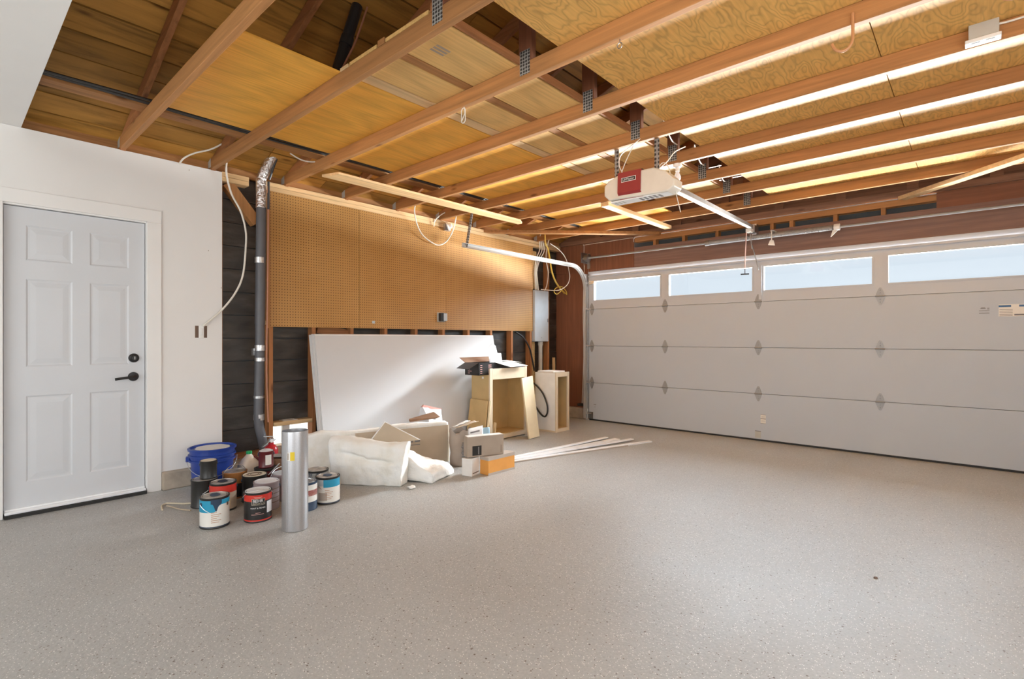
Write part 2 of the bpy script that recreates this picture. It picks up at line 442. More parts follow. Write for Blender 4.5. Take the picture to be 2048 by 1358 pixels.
class MB:
    """collects shapes in room coordinates, then becomes one mesh object"""
    def __init__(self):
        self.v = []
        self.f = []

    def add(self, vs, fs, M=None):
        k = len(self.v)
        for p in vs:
            p = Vector(p)
            self.v.append(M @ p if M is not None else p)
        for f in fs:
            self.f.append(tuple(i + k for i in f))
        return self

    def box(self, a, b, M=None):
        (x0, y0, z0), (x1, y1, z1) = a, b
        x0, x1 = min(x0, x1), max(x0, x1)
        y0, y1 = min(y0, y1), max(y0, y1)
        z0, z1 = min(z0, z1), max(z0, z1)
        vs = [(x0, y0, z0), (x1, y0, z0), (x1, y1, z0), (x0, y1, z0), (x0, y0, z1), (x1, y0, z1), (x1, y1, z1), (x0, y1, z1)]
        fs = [(3, 2, 1, 0), (4, 5, 6, 7), (0, 1, 5, 4), (1, 2, 6, 5), (2, 3, 7, 6), (3, 0, 4, 7)]
        return self.add(vs, fs, M)

    def bar(self, p, q, w, h, up=(0, 0, 1)):
        """rectangular bar from p to q, w across, h along 'up'"""
        p, q = Vector(p), Vector(q)
        d = (q - p).normalized()
        s = d.cross(Vector(up)).normalized()
        u = s.cross(d).normalized()
        vs = []
        for c in (p, q):
            for a, e in ((-1, -1), (1, -1), (1, 1), (-1, 1)):
                vs.append(c + s * (a * w / 2) + u * (e * h / 2))
        return self.add(vs, [(0, 1, 2, 3), (7, 6, 5, 4), (0, 4, 5, 1), (1, 5, 6, 2), (2, 6, 7, 3), (3, 7, 4, 0)])

    def prism(self, poly, vec, M=None):
        n = len(poly)
        vec = Vector(vec)
        vs = [Vector(p) for p in poly] + [Vector(p) + vec for p in poly]
        fs = [tuple(range(n - 1, -1, -1)), tuple(range(n, 2 * n))]
        fs += [(i, (i + 1) % n, n + (i + 1) % n, n + i) for i in range(n)]
        return self.add(vs, fs, M)

    def lathe(self, prof, c=(0, 0, 0), n=28, M=None, cap=True):
        c = Vector(c)
        vs, fs = [], []
        for r, z in prof:
            for i in range(n):
                a = 2 * math.pi * i / n
                vs.append(Vector((r * math.cos(a), r * math.sin(a), z)))
        for j in range(len(prof) - 1):
            for i in range(n):
                i2 = (i + 1) % n
                fs.append((j * n + i, j * n + i2, (j + 1) * n + i2, (j + 1) * n + i))
        if cap:
            fs.append(tuple(range(n - 1, -1, -1)))
            k = (len(prof) - 1) * n
            fs.append(tuple(range(k, k + n)))
        if M is None:
            M = Matrix.Translation(c)
        return self.add(vs, fs, M)

    def tube(self, pts, r, n=8, smooth=0, cap=True):
        pts = [Vector(p) for p in pts]
        if smooth:
            pts = spline(pts, smooth)
        rs = r if isinstance(r, (list, tuple)) else [r] * len(pts)
        if len(rs) != len(pts):
            rs = [rs[min(len(rs) - 1, int(i * len(rs) / len(pts)))] for i in range(len(pts))]
        vs, fs = [], []
        ref = None
        for i, p in enumerate(pts):
            d = (pts[min(i + 1, len(pts) - 1)] - pts[max(i - 1, 0)]).normalized()
            if ref is None:
                ref = Vector((0, 0, 1)) if abs(d.z) < 0.9 else Vector((1, 0, 0))
            s = d.cross(ref).normalized()
            u = s.cross(d).normalized()
            ref = u
            for k in range(n):
                a = 2 * math.pi * k / n
                vs.append(p + (s * math.cos(a) + u * math.sin(a)) * rs[i])
        for i in range(len(pts) - 1):
            for k in range(n):
                k2 = (k + 1) % n
                fs.append((i * n + k, i * n + k2, (i + 1) * n + k2, (i + 1) * n + k))
        if cap:
            fs.append(tuple(range(n - 1, -1, -1)))
            k = (len(pts) - 1) * n
            fs.append(tuple(range(k, k + n)))
        return self.add(vs, fs)

    def sweep(self, prof, pts, side):
        """profile (s, u) swept along pts; s is measured along the fixed vector 'side'"""
        pts = [Vector(p) for p in pts]
        side = Vector(side).normalized()
        n = len(prof)
        vs, fs = [], []
        for i, p in enumerate(pts):
            d = (pts[min(i + 1, len(pts) - 1)] - pts[max(i - 1, 0)]).normalized()
            u = side.cross(d).normalized()
            for s, q in prof:
                vs.append(p + side * s + u * q)
        for i in range(len(pts) - 1):
            for k in range(n):
                k2 = (k + 1) % n
                fs.append((i * n + k, i * n + k2, (i + 1) * n + k2, (i + 1) * n + k))
        fs.append(tuple(range(n - 1, -1, -1)))
        k = (len(pts) - 1) * n
        fs.append(tuple(range(k, k + n)))
        return self.add(vs, fs)

    def build(self, name, mat, parent=None, smooth=False, bevel=0.0, label=None, cat=None, group=None, kind=None, seg=2, auto=40, fix=True):
        if parent is not None:
            org = world_of(parent)
        else:
            xs = [p.x for p in self.v]
            ys = [p.y for p in self.v]
            zs = [p.z for p in self.v]
            org = Vector(((min(xs) + max(xs)) / 2, (min(ys) + max(ys)) / 2, min(zs)))
        me = bpy.data.meshes.new(name)
        me.from_pydata([tuple(p - org) for p in self.v], [], self.f)
        if fix:
            bm = bmesh.new()
            bm.from_mesh(me)
            bmesh.ops.recalc_face_normals(bm, faces=bm.faces)
            bm.to_mesh(me)
            bm.free()
        me.materials.append(MATS[mat] if isinstance(mat, str) else mat)
        o = bpy.data.objects.new(name, me)
        COL.objects.link(o)
        ORG[o.name] = org
        if parent is not None:
            o.parent = parent
        else:
            o.location = org
        if smooth:
            for p in me.polygons:
                p.use_smooth = True
            if auto:
                me.set_sharp_from_angle(angle=math.radians(auto))
        if bevel:
            md = o.modifiers.new('bevel', 'BEVEL')
            md.width = bevel
            md.segments = seg
            md.limit_method = 'ANGLE'
            md.angle_limit = math.radians(50)
        tag(o, label, cat, group, kind)
        return o

def tag(o, label=None, cat=None, group=None, kind=None):
    if label:
        o['label'] = label
    if cat:
        o['category'] = cat
    if group:
        o['group'] = group
    if kind:
        o['kind'] = kind
    return o

def thing(name, loc, label, cat, group=None, kind=None):
    o = bpy.data.objects.new(name, None)
    o.empty_display_size = 0.05
    o.location = loc
    COL.objects.link(o)
    ORG[o.name] = Vector(loc)
    return tag(o, label, cat, group, kind)

def again(src, loc, parent=None, rot=None):
    """another piece sharing the mesh of src; loc is where the origin of the piece goes in the room"""
    o = bpy.data.objects.new(src.name.split('.')[0], src.data)
    COL.objects.link(o)
    for md in src.modifiers:
        if md.type == 'BEVEL':
            m2 = o.modifiers.new('bevel', 'BEVEL')
            m2.width, m2.segments, m2.limit_method, m2.angle_limit = md.width, md.segments, md.limit_method, md.angle_limit
    loc = Vector(loc)
    if parent is not None:
        o.parent = parent
        o.location = loc - world_of(parent)
    else:
        o.location = loc
    ORG[o.name] = loc
    if rot:
        o.rotation_euler = rot
    return o

def spline(pts, k):
    out = []
    n = len(pts)
    for i in range(n - 1):
        p0, p1, p2, p3 = pts[max(i - 1, 0)], pts[i], pts[i + 1], pts[min(i + 2, n - 1)]
        for j in range(k):
            t = j / k
            out.append(0.5 * ((2 * p1) + (p2 - p0) * t + (2 * p0 - 5 * p1 + 4 * p2 - p3) * t * t + (3 * p1 - p0 - 3 * p2 + p3) * t ** 3))
    out.append(pts[-1])
    return out

def text_mesh(s, size, align='CENTER'):
    cu = bpy.data.curves.new('lettering', 'FONT')
    cu.body = s
    cu.size = size
    cu.align_x = align
    cu.align_y = 'CENTER'
    cu.resolution_u = 2
    o = bpy.data.objects.new('lettering', cu)
    COL.objects.link(o)
    dg = bpy.context.evaluated_depsgraph_get()
    me = bpy.data.meshes.new_from_object(o.evaluated_get(dg))
    vs = [tuple(v.co) for v in me.vertices]
    fs = [tuple(p.vertices) for p in me.polygons]
    bpy.data.objects.remove(o)
    bpy.data.curves.remove(cu)
    bpy.data.meshes.remove(me)
    return vs, fs

def put_text(mb, s, size, fn, align='CENTER', bold=1.0):
    vs, fs = text_mesh(s, size, align)
    mb.add([fn(x * bold, y) for x, y, z in vs], fs)
    return mb

def rotz(a, at=(0, 0, 0)):
    return Matrix.Translation(at) @ Matrix.Rotation(a, 4, 'Z')

def soft_slab(fn, nu, nv, nw, amp=0.012, freq=7.0, seed=0.0):
    """closed cushion-like body: fn(u, v, w) for u, v, w in 0..1"""
    vs, fs, idx = [], [], {}
    def vid(i, j, k):
        if (i, j, k) not in idx:
            p = Vector(fn(i / nu, j / nv, k / nw))
            q = p * freq + Vector((seed, seed * 2, seed * 3))
            d = noise.noise_vector(q) * amp + noise.noise_vector(q * 3.1) * amp * 0.4
            idx[(i, j, k)] = len(vs)
            p = p + d
            p.z = max(p.z, 0.002)
            vs.append(p)
        return idx[(i, j, k)]
    for i in range(nu):
        for j in range(nv):
            fs.append((vid(i, j, 0), vid(i, j + 1, 0), vid(i + 1, j + 1, 0), vid(i + 1, j, 0)))
            fs.append((vid(i, j, nw), vid(i + 1, j, nw), vid(i + 1, j + 1, nw), vid(i, j + 1, nw)))
    for i in range(nu):
        for k in range(nw):
            fs.append((vid(i, 0, k), vid(i + 1, 0, k), vid(i + 1, 0, k + 1), vid(i, 0, k + 1)))
            fs.append((vid(i, nv, k), vid(i, nv, k + 1), vid(i + 1, nv, k + 1), vid(i + 1, nv, k)))
    for j in range(nv):
        for k in range(nw):
            fs.append((vid(0, j, k), vid(0, j, k + 1), vid(0, j + 1, k + 1), vid(0, j + 1, k)))
            fs.append((vid(nu, j, k), vid(nu, j + 1, k), vid(nu, j + 1, k + 1), vid(nu, j, k + 1)))
    mb = MB()
    mb.add(vs, fs)
    return mb

# ------------------------------------------------------------------ the shell
LX, GY, RX, BY = -4.70, 6.38, 1.12, -3.0      # stud faces / inner faces of the four walls
ZC = 2.58                                      # underside of the truss chords

MB().box((-5.2, -3.2, -0.12), (1.3, 6.44, 0.0)).build('floor', 'epoxy_floor', kind='structure', label='speckled beige epoxy garage floor', cat='floor')
MB().box((-40, -40, -0.3), (40, 60, -0.14)).build('ground_outside', 'outside_ground', kind='structure', label='pale sunlit ground outside the garage', cat='ground')

# ---- wall_left: painted drywall, then bare studs over black felt
w = MB()
w.box((LX - 0.012, BY, 0.0), (LX, 0.275, 2.572))
w.box((LX - 0.012, 0.275, 2.075), (LX, 1.085, 2.572))
w.box((LX - 0.012, 1.085, 0.137), (LX, 1.60, 2.572))
wl = w.build('wall_left', 'drywall', kind='structure', label='white painted drywall wall with a bare stud section', cat='wall')
st = MB().box((-4.80, 1.99, 0.18), (-4.712, 2.028, 2.50)).build('stud', 'stud_Z', wl, bevel=0.002)
base = world_of(st)
for k in range(1, 11):
    again(st, world_of(wl) + Vector((0, 0.406 * k, 0)), wl)
again(st, world_of(wl) + Vector((0, -0.42, 0)), wl)
# felt covered sheathing boards, one row above the other
rows = 0
z = 0.18
while z < 2.62:
    h = 0.198
    if z < 0.2:
        MB().box((-4.823, 1.08, z), (-4.803, 2.035, z + h)).build('sheathing_board', 'tar_paper', wl)
        MB().box((-4.823, 2.455, z), (-4.803, 6.50, z + h)).build('sheathing_board', 'tar_paper', wl)
    else:
        t = 0.004 * (rows % 2)
        MB().box((-4.823 + t, 1.08, z + 0.002), (-4.803 + t, 6.50, z + h - 0.002)).build('sheathing_board', 'tar_paper', wl)
    z += 0.2
    rows += 1
MB().box((-4.86, BY, 0.0), (-4.826, 2.035, 2.64)).box((-4.86, 2.455, 0.0), (-4.826, 6.5, 2.64)).box((-4.86, 2.035, 0.378), (-4.826, 2.455, 2.64)).box((-4.86, 2.035, 0), (-4.826, 2.455, 0.18)).build('outer_cladding', 'void_grey', wl)
MB().box((-4.80, 1.60, 2.50), (-4.698, 1.815, 2.537)).build('top_plate', 'pine_Y', wl, bevel=0.002)
MB().box((-4.80, 1.60, 2.539), (-4.696, 1.815, 2.577)).build('top_plate', 'pine_Y', wl, bevel=0.002)
MB().box((-4.80, 1.915, 2.50), (-4.696, 4.02, 2.537)).build('top_plate', 'pine_Y', wl, bevel=0.002)
MB().box((-4.80, 1.915, 2.539), (-4.698, 3.86, 2.577)).build('top_plate', 'pine_Y', wl, bevel=0.002)
MB().box((-4.80, 4.025, 2.50), (-4.700, 6.34, 2.537)).build('top_plate', 'pine_Y', wl, bevel=0.002)
MB().box((-4.80, 3.865, 2.539), (-4.694, 6.34, 2.577)).build('top_plate', 'pine_Y', wl, bevel=0.002)
MB().box((-4.80, 1.60, 0.142), (-4.712, 1.985, 0.18)).build('bottom_plate', 'stud_Y', wl, bevel=0.002)
MB().box((-4.80, 2.46, 0.142), (-4.712, 6.38, 0.18)).build('bottom_plate', 'stud_Y', wl, bevel=0.002)
MB().box((-4.81, 2.03, 0.382), (-4.702, 2.394, 0.418)).build('window_ledge', 'pine_Y', wl, bevel=0.002)
MB().bar((-4.765, 1.655, 2.50), (-4.765, 1.90, 2.20), 0.075, 0.09, up=(0, 0.77, 0.63)).build('diagonal_brace', 'fir_Z', wl, bevel=0.002)
MB().box((-4.80, 1.945, 1.30), (-4.712, 1.988, 1.335)).build('fire_block', 'pine_Y', wl)
MB().bar((-4.775, 2.47, 1.275), (-4.775, 2.80, 1.22), 0.05, 0.09).build('diagonal_brace', 'stud_Y', wl)
MB().box((-4.84, 1.165, 0.0), (-4.655, 2.035, 0.140)).build('concrete_curb', 'concrete', wl, bevel=0.01)
MB().box((-4.84, 2.455, 0.0), (-4.655, 6.40, 0.140)).build('concrete_curb', 'concrete', wl, bevel=0.01)
MB().box((-4.84, 2.03, 0.0), (-4.66, 2.46, 0.20)).build('concrete_curb', 'concrete', wl, bevel=0.008)
MB().box((-4.87, 2.17, 0.2), (-4.845, 2.24, 0.378)).build('vent_post', 'white_paint', wl)
for (y, z) in ((1.597, 1.60), (1.597, 0.30), (1.597, 0.24), (1.36, 2.53), (1.5, 1.9)):
    MB().box((LX, y - 0.006, z - 0.004), (LX + 0.0015, y - 0.001, z + 0.004)).build('nail_mark', 'carton_taupe', wl)

# ---- wall_front: the garage door wall
wf = MB().box((-4.82, GY, 0.16), (-4.215, GY + 0.012, 2.155)).build('wall_front', 'brown_Z', kind='structure', label='brown stained plywood wall around the garage door', cat='wall')
MB().box((-4.82, GY - 0.002, 2.157), (-3.475, GY + 0.012, 2.572)).build('plywood_panel', 'brown_Z', wf)
MB().box((-0.27, GY - 0.002, 2.42), (1.12, GY + 0.012, 2.572)).build('plywood_panel', 'brown_X', wf)
MB().box((-3.472, GY + 0.0, 2.153), (1.12, GY + 0.08, 2.425)).build('header_beam', 'header_X', wf, bevel=0.003)
MB().box((-3.472, GY + 0.01, 2.497), (-0.27, GY + 0.10, 2.56)).build('top_plate', 'fir_X', wf, bevel=0.002)
cr = None
for x in (-3.179, -2.779, -2.354, -1.73, -1.528, -1.105, -0.688):
    if cr is None:
        cr = MB().box((x - 0.019, GY + 0.012, 2.427), (x + 0.019, GY + 0.10, 2.496)).build('cripple_stud', 'fir_Z', wf)
        x0 = x
    else:
        again(cr, world_of(wf) + Vector((x - x0, 0, 0)), wf)
MB().box((-3.5, GY + 0.101, 2.40), (-0.25, GY + 0.12, 2.60)).build('building_paper', 'void_grey', wf)
MB().box((-4.215, GY - 0.012, 2.088), (0.78, GY + 0.05, 2.151)).build('door_head_trim', 'garage_frame', wf, bevel=0.003)
MB().box((-4.215, GY - 0.0, 0.0), (-4.155, GY + 0.06, 2.088)).build('door_jamb', 'brown_Z', wf)
MB().box((0.72, GY - 0.0, 0.0), (0.78, GY + 0.06, 2.088)).build('door_jamb', 'brown_Z', wf)
MB().box((0.78, GY, 0.16), (RX, GY + 0.012, 2.155)).build('plywood_panel', 'brown_Z', wf)
MB().box((-4.82, GY - 0.06, 0.0), (-4.215, GY + 0.08, 0.158)).build('concrete_curb', 'concrete', wf, bevel=0.01)
MB().box((0.78, GY - 0.06, 0.0), (RX, GY + 0.08, 0.158)).build('concrete_curb', 'concrete', wf, bevel=0.01)
MB().box((-4.86, GY + 0.12, 0), (-4.215, GY + 0.15, 2.6)).box((0.78, GY + 0.12, 0), (1.25, GY + 0.15, 2.6)).box((-4.215, GY + 0.12, 2.12), (0.78, GY + 0.15, 2.6)).build('outer_cladding', 'void_grey', wf)
# gable boards above the plate
z = 2.58
while z < 3.62:
    half = (3.70 - z) / 0.353
    MB().box((max(-4.86, -1.80 - half), GY + 0.03, z), (min(1.26, -1.80 + half), GY + 0.05, z + 0.172)).build('gable_board', 'gable_X', wf)
    z += 0.18
MB().box((-4.7, GY - 0.01, 2.578), (1.1, GY + 0.028, 2.64)).build('gable_chord', 'gable_X', wf)
g0 = None
for x in (-4.05, -3.45, -2.85, -2.25, -1.65, -1.05, -0.45, 0.15):
    zt = 3.66 - abs(x + 1.8) * 0.353
    MB().box((x - 0.045, GY - 0.008, 2.642), (x + 0.045, GY + 0.028, zt - 0.12)).build('gable_stud', 'gable_X', wf)

# ---- wall_right and wall_back close the room behind the camera; each has an added window holding a fill lamp
w = MB()
w.box((RX, BY, 0), (RX + 0.1, -0.15, 2.572)).box((RX, 2.55, 0), (RX + 0.1, GY, 2.572))
w.box((RX, -0.15, 0), (RX + 0.1, 2.55, 0.65)).box((RX, -0.15, 2.05), (RX + 0.1, 2.55, 2.572))
w.build('wall_right', 'drywall', kind='structure', label='white drywall side wall with an added window', cat='wall')
w = MB()
w.box((-4.82, BY - 0.1, 0), (-3.55, BY, 2.572)).box((0.95, BY - 0.1, 0), (1.25, BY, 2.572))
w.box((-3.55, BY - 0.1, 0), (0.95, BY, 0.45)).box((-3.55, BY - 0.1, 2.45), (0.95, BY, 2.572))
w.build('wall_back', 'drywall', kind='structure', label='white drywall back wall with an added wide window', cat='wall')
for nm, p0, p1 in (('added_window_1', (-3.55, BY - 0.09, 0.45), (0.95, BY - 0.03, 2.45)), ('added_window_2', (RX + 0.03, -0.15, 0.65), (RX + 0.09, 2.55, 2.05))):
    t = thing(nm, (p0[0], p0[1], p0[2]), 'added white framed window, unseen, holding a fill lamp', 'window', kind='structure')
    f = MB()
    f.box(p0, (p1[0], p1[1], p0[2] + 0.05)).box((p0[0], p0[1], p1[2] - 0.05), p1)
    if nm == 'added_window_1':
        for x in (p0[0], -1.33, p1[0] - 0.05):
            f.box((x, p0[1], p0[2] + 0.05), (x + 0.05, p1[1], p1[2] - 0.05))
    else:
        for y in (p0[1], 1.175, p1[1] - 0.05):
            f.box((p0[0], y, p0[2] + 0.05), (p1[0], y + 0.05, p1[2] - 0.05))
    f.build('window_frame', 'casing_white', t)
    mx, my = (p0[0] + p1[0]) / 2, (p0[1] + p1[1]) / 2
    if nm == 'added_window_1':
        MB().box((p0[0] + 0.02, my - 0.003, p0[2] + 0.02), (p1[0] - 0.02, my + 0.003, p1[2] - 0.02)).build('pane', 'clear_glass', t)
    else:
        MB().box((mx - 0.003, p0[1] + 0.02, p0[2] + 0.02), (mx + 0.003, p1[1] - 0.02, p1[2] - 0.02)).build('pane', 'clear_glass', t)

MB().box((LX - 0.012, BY, 2.574), (RX, 0.375, 2.588)).build('ceiling', 'drywall', kind='structure', label='white drywall ceiling patch ending at the bare trusses', cat='ceiling')

# ---- door_1: six panel entry door
d1 = thing('door_1', (-4.73, 0.68, 0.0), 'white six panel entry door with black lever and deadbolt', 'door', kind='structure')
FX = -4.728
y0, y1, z0, z1 = 0.294, 1.064, 0.045, 2.052
pan = []
for (pa, pb) in ((1.70, 1.935), (0.985, 1.575), (0.215, 0.79)):
    for (qa, qb) in ((0.40, 0.64), (0.735, 0.965)):
        pan.append((qa, qb, pa, pb))
s = MB()
ys = sorted({y0, y1, 0.40, 0.64, 0.735, 0.965})
zs = sorted({z0, z1, 1.70, 1.935, 0.985, 1.575, 0.215, 0.79})
for i in range(len(ys) - 1):
    for j in range(len(zs) - 1):
        cy, cz = (ys[i] + ys[i + 1]) / 2, (zs[j] + zs[j + 1]) / 2
        if any(a < cy < b and c < cz < d for a, b, c, d in pan):
            continue
        s.add([(FX, ys[i], zs[j]), (FX, ys[i + 1], zs[j]), (FX, ys[i + 1], zs[j + 1]), (FX, ys[i], zs[j + 1])], [(0, 1, 2, 3)])
s.box((FX - 0.044, y0, z0), (FX - 0.012, y1, z1))
s.add([(FX, y1, z0), (FX - 0.02, y1, z0), (FX - 0.02, y1, z1), (FX, y1, z1)], [(0, 1, 2, 3)])
s.add([(FX, y0, z0), (FX - 0.02, y0, z0), (FX - 0.02, y0, z1), (FX, y0, z1)], [(0, 1, 2, 3)])
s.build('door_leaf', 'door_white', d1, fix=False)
for a, b, c, d in pan:
    p = MB()
    rings = [(0.0, 0.0), (0.010, -0.005), (0.020, -0.005), (0.052, -0.001)]
    vs, fs = [], []
    for off, dx in rings:
        vs += [(FX + dx, a + off, c + off), (FX + dx, b - off, c + off), (FX + dx, b - off, d - off), (FX + dx, a + off, d - off)]
    for k in range(len(rings) - 1):
        for i in range(4):
            fs.append((k * 4 + i, k * 4 + (i + 1) % 4, k * 4 + 4 + (i + 1) % 4, k * 4 + 4 + i))
    k = (len(rings) - 1) * 4
    fs.append((k, k + 1, k + 2, k + 3))
    p.add(vs, fs)
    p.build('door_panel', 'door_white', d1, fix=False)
j = MB()
j.box((-4.80, y1 + 0.004, 0.0), (-4.70, 1.084, 2.072)).box((-4.80, 0.276, 0.0), (-4.70, y0 - 0.004, 2.072)).box((-4.80, 0.276, z1 + 0.004), (-4.70, 1.084, 2.074))
j.build('door_frame', 'casing_white', d1)
MB().box((LX, 1.070, 0.0), (LX + 0.014, 1.164, 2.066)).build('casing', 'casing_white', d1, bevel=0.003)
MB().box((LX, 0.196, 0.0), (LX + 0.014, 0.288, 2.066)).build('casing', 'casing_white', d1, bevel=0.003)
MB().box((LX, 0.196, 2.066), (LX + 0.014, 1.164, 2.160)).build('casing', 'casing_white', d1, bevel=0.003)
MB().box((-4.83, y0, 0.0), (-4.665, y1, 0.022)).build('threshold', 'black_rubber', d1)
MB().box((-4.775, y0, 0.0225), (-4.680, y1, 0.040)).build('sill_plate', 'trim_white', d1, bevel=0.004)  # white colour stands in for the bright reflection along the door foot
MB().box((FX - 0.02, y0 + 0.002, 0.0405), (FX + 0.012, y1 - 0.002, 0.05)).build('door_sweep', 'trim_white', d1)
RY = Matrix.Rotation(math.pi / 2, 4, 'Y')
def knob_m(y, z):
    return Matrix.Translation((FX, y, z)) @ RY
o = MB().lathe([(0.034, 0), (0.034, 0.006), (0.030, 0.013), (0.020, 0.016), (0.020, 0.024), (0.017, 0.027)], n=24, M=knob_m(0.995, 1.029)).build('deadbolt', 'black_metal', d1, smooth=True)
MB().box((FX + 0.027, 0.991, 1.018), (FX + 0.033, 0.999, 1.040)).build('keyway', 'dull_steel', o)
o = MB().lathe([(0.034, 0), (0.034, 0.006), (0.030, 0.012), (0.013, 0.014), (0.013, 0.05), (0.010, 0.052)], n=24, M=knob_m(0.992, 0.889)).build('handle_rose', 'black_metal', d1, smooth=True)
MB().tube([(FX + 0.05, 1.0, 0.889), (FX + 0.052, 0.97, 0.887), (FX + 0.052, 0.90, 0.880), (FX + 0.050, 0.872, 0.876)], 0.0095, 10, smooth=4).build('lever', 'black_metal', o, smooth=True)

# ------------------------------------------------------------------ roof, trusses, sheets laid on the chords
SL = 0.353
CS = 1 / math.sqrt(1 + SL * SL)
RIDGE = -1.80
def zroof(x):
    """underside of the roof boards"""
    return 2.865 + SL * (1.50 + 0.83 - abs(x - RIDGE))
rf = thing('roof', (RIDGE, 1.7, 2.6), 'weathered board roof deck above the open trusses', 'roof', kind='structure')
bw = 0.196
for side in (-1, 1):
    n = 18
    for i in range(n):
        a = i * 0.2
        cuts = [-3.2, random.choice((0.1, 0.2, 1.9, 2.5)), random.uniform(2.9, 4.6), 6.52]
        for c in range(3):
            t = random.uniform(0, 0.004)
            q = []
            for dd in (a + 0.009, a + bw):
                xx = RIDGE + side * dd * CS
                q.append((xx, zroof(xx) + t))
            m_ = MB()
            nrm = Vector((side * SL * CS, 0, CS)) * 0.02
            poly = [Vector((q[0][0], cuts[c] + 0.002, q[0][1])), Vector((q[1][0], cuts[c] + 0.002, q[1][1])), Vector((q[1][0], cuts[c] + 0.002, q[1][1])) + nrm, Vector((q[0][0], cuts[c] + 0.002, q[0][1])) + nrm]
            m_.prism(poly, (0, cuts[c + 1] - cuts[c] - 0.004, 0))
            m_.build('roof_board', 'roof_Y', rf)
f = MB()
e = 3.62 * CS
f.prism([(RIDGE - e, -3.3, zroof(RIDGE - e) + 0.03), (RIDGE, -3.3, zroof(RIDGE) + 0.035), (RIDGE + e, -3.3, zroof(RIDGE + e) + 0.03), (RIDGE + e, -3.3, zroof(RIDGE + e) + 0.05), (RIDGE, -3.3, zroof(RIDGE) + 0.06), (RIDGE - e, -3.3, zroof(RIDGE - e) + 0.05)], (0, 9.9, 0))
f.build('added_leak_cover', 'tar_paper', rf)  # added unseen cover, keeps light from leaking between the roof boards
MB().box((-4.875, -3.1, 2.50), (-4.845, 6.5, 2.66)).build('eave_board', 'gable_X', rf)
MB().box((1.24, -3.1, 2.50), (1.27, 6.5, 2.66)).build('eave_board', 'gable_X', rf)
MB().box((-4.86, -3.13, 2.6), (1.25, -3.1, 3.8)).build('back_gable', 'gable_X', rf)

eb = None
for k in range(-5, 9):
    y = 0.923 + 0.61 * k
    MB().box((-4.79, y + 0.022, 2.579), (-4.755, y + 0.588, 2.655)).build('eave_block', 'fir_Y', rf)
ORD = ['first', 'second', 'third', 'fourth', 'fifth', 'sixth', 'seventh', 'eighth', 'ninth']
TH = 0.038
proto = None
for k in range(9):
    y = 0.923 + 0.61 * k
    t = thing('roof_truss', (RIDGE, y, ZC), ORD[k] + ' roof truss counted from the white drywall ceiling', 'roof truss', 'roof trusses')
    if k == 0:
        c = MB().box((-4.80, y - TH / 2, ZC), (1.22, y + TH / 2, ZC + 0.09)).build('bottom_chord', 'fir_X', t, bevel=0.003)
        tops = []
        for side in (-1, 1):
            x0, x1 = RIDGE + side * 0.001, RIDGE + side * 3.02
            d = 0.095
            tops.append(MB().prism([(x0, y - TH / 2 + 0.002, zroof(x0) - 0.004), (x1, y - TH / 2 + 0.002, zroof(x1) - 0.004), (x1, y - TH / 2 + 0.002, zroof(x1) - d), (x0, y - TH / 2 + 0.002, zroof(x0) - d)], (0, TH - 0.004, 0)).build('top_chord', 'stud_X', t, bevel=0.002))
        wb = [MB().box((-1.855, y - TH / 2, ZC + 0.091), (-1.765, y + TH / 2, zroof(-1.855) - 0.097)).build('web', 'brown_Z', t, bevel=0.002)]
        gp = MB().box((-1.845, y - TH / 2 - 0.002, ZC + 0.022), (-1.775, y - TH / 2 - 0.0005, ZC + 0.152)).build('gusset_plate', 'gusset_metal', t)
        hp = MB().box((-4.79, y - TH / 2 - 0.002, ZC + 0.012), (-4.70, y - TH / 2 - 0.0005, ZC + 0.085)).build('heel_plate', 'conduit_grey', t)
        kb = MB().prism([(-4.62, y + TH / 2 + 0.001, ZC + 0.0915), (-4.50, y + TH / 2 + 0.001, ZC + 0.0915), (-4.50, y + TH / 2 + 0.001, ZC + 0.10), (-4.62, y + TH / 2 + 0.001, ZC + 0.097)], (0, 0.03, 0)).build('shim_block', 'pine_X', t)
        proto = [c, *tops, *wb, gp, hp, kb]
    else:
        for p in proto:
            again(p, (RIDGE, y, ZC), t)

ZP = ZC + 0.0915
YK = lambda k: 0.923 + 0.61 * k
# left row of sheets
MB().box((-3.885, YK(0) - 0.01, ZP), (-2.665, YK(4) - 0.002, ZP + 0.013)).build('plywood_sheet', 'ply_left', bevel=0.001, label='golden plywood sheet on the trusses beside the black vent pipe', cat='plywood', group='plywood laid on the trusses')
MB().box((-3.885, YK(4) + 0.002, ZP), (-2.665, YK(8), ZP + 0.013)).build('plywood_sheet', 'ply_left', bevel=0.001, label='golden plywood sheet above the pale board, nearer the garage door', cat='plywood', group='plywood laid on the trusses')
# right rows
rl = {0: ('swirly plywood sheet beside the attic gap, above the open floor', 'swirly plywood sheet beside the attic gap near the garage door'),
      1: ('swirly plywood sheet above the copper hooks', 'swirly plywood sheet above the ceiling outlet, next to the garage door')}
for i, xa in enumerate((-1.59, -0.368)):
    for j, (ka, kb) in enumerate(((1, 5), (5, 9))):
        ya = YK(ka) + 0.002
        yb = YK(kb) - 0.002 if kb < 9 else YK(8) + 0.015
        MB().box((xa, ya, ZP), (xa + 1.218, yb, ZP + 0.013)).build('plywood_sheet', 'ply_right', bevel=0.001, label=rl[i][j], cat='plywood', group='plywood laid on the trusses')
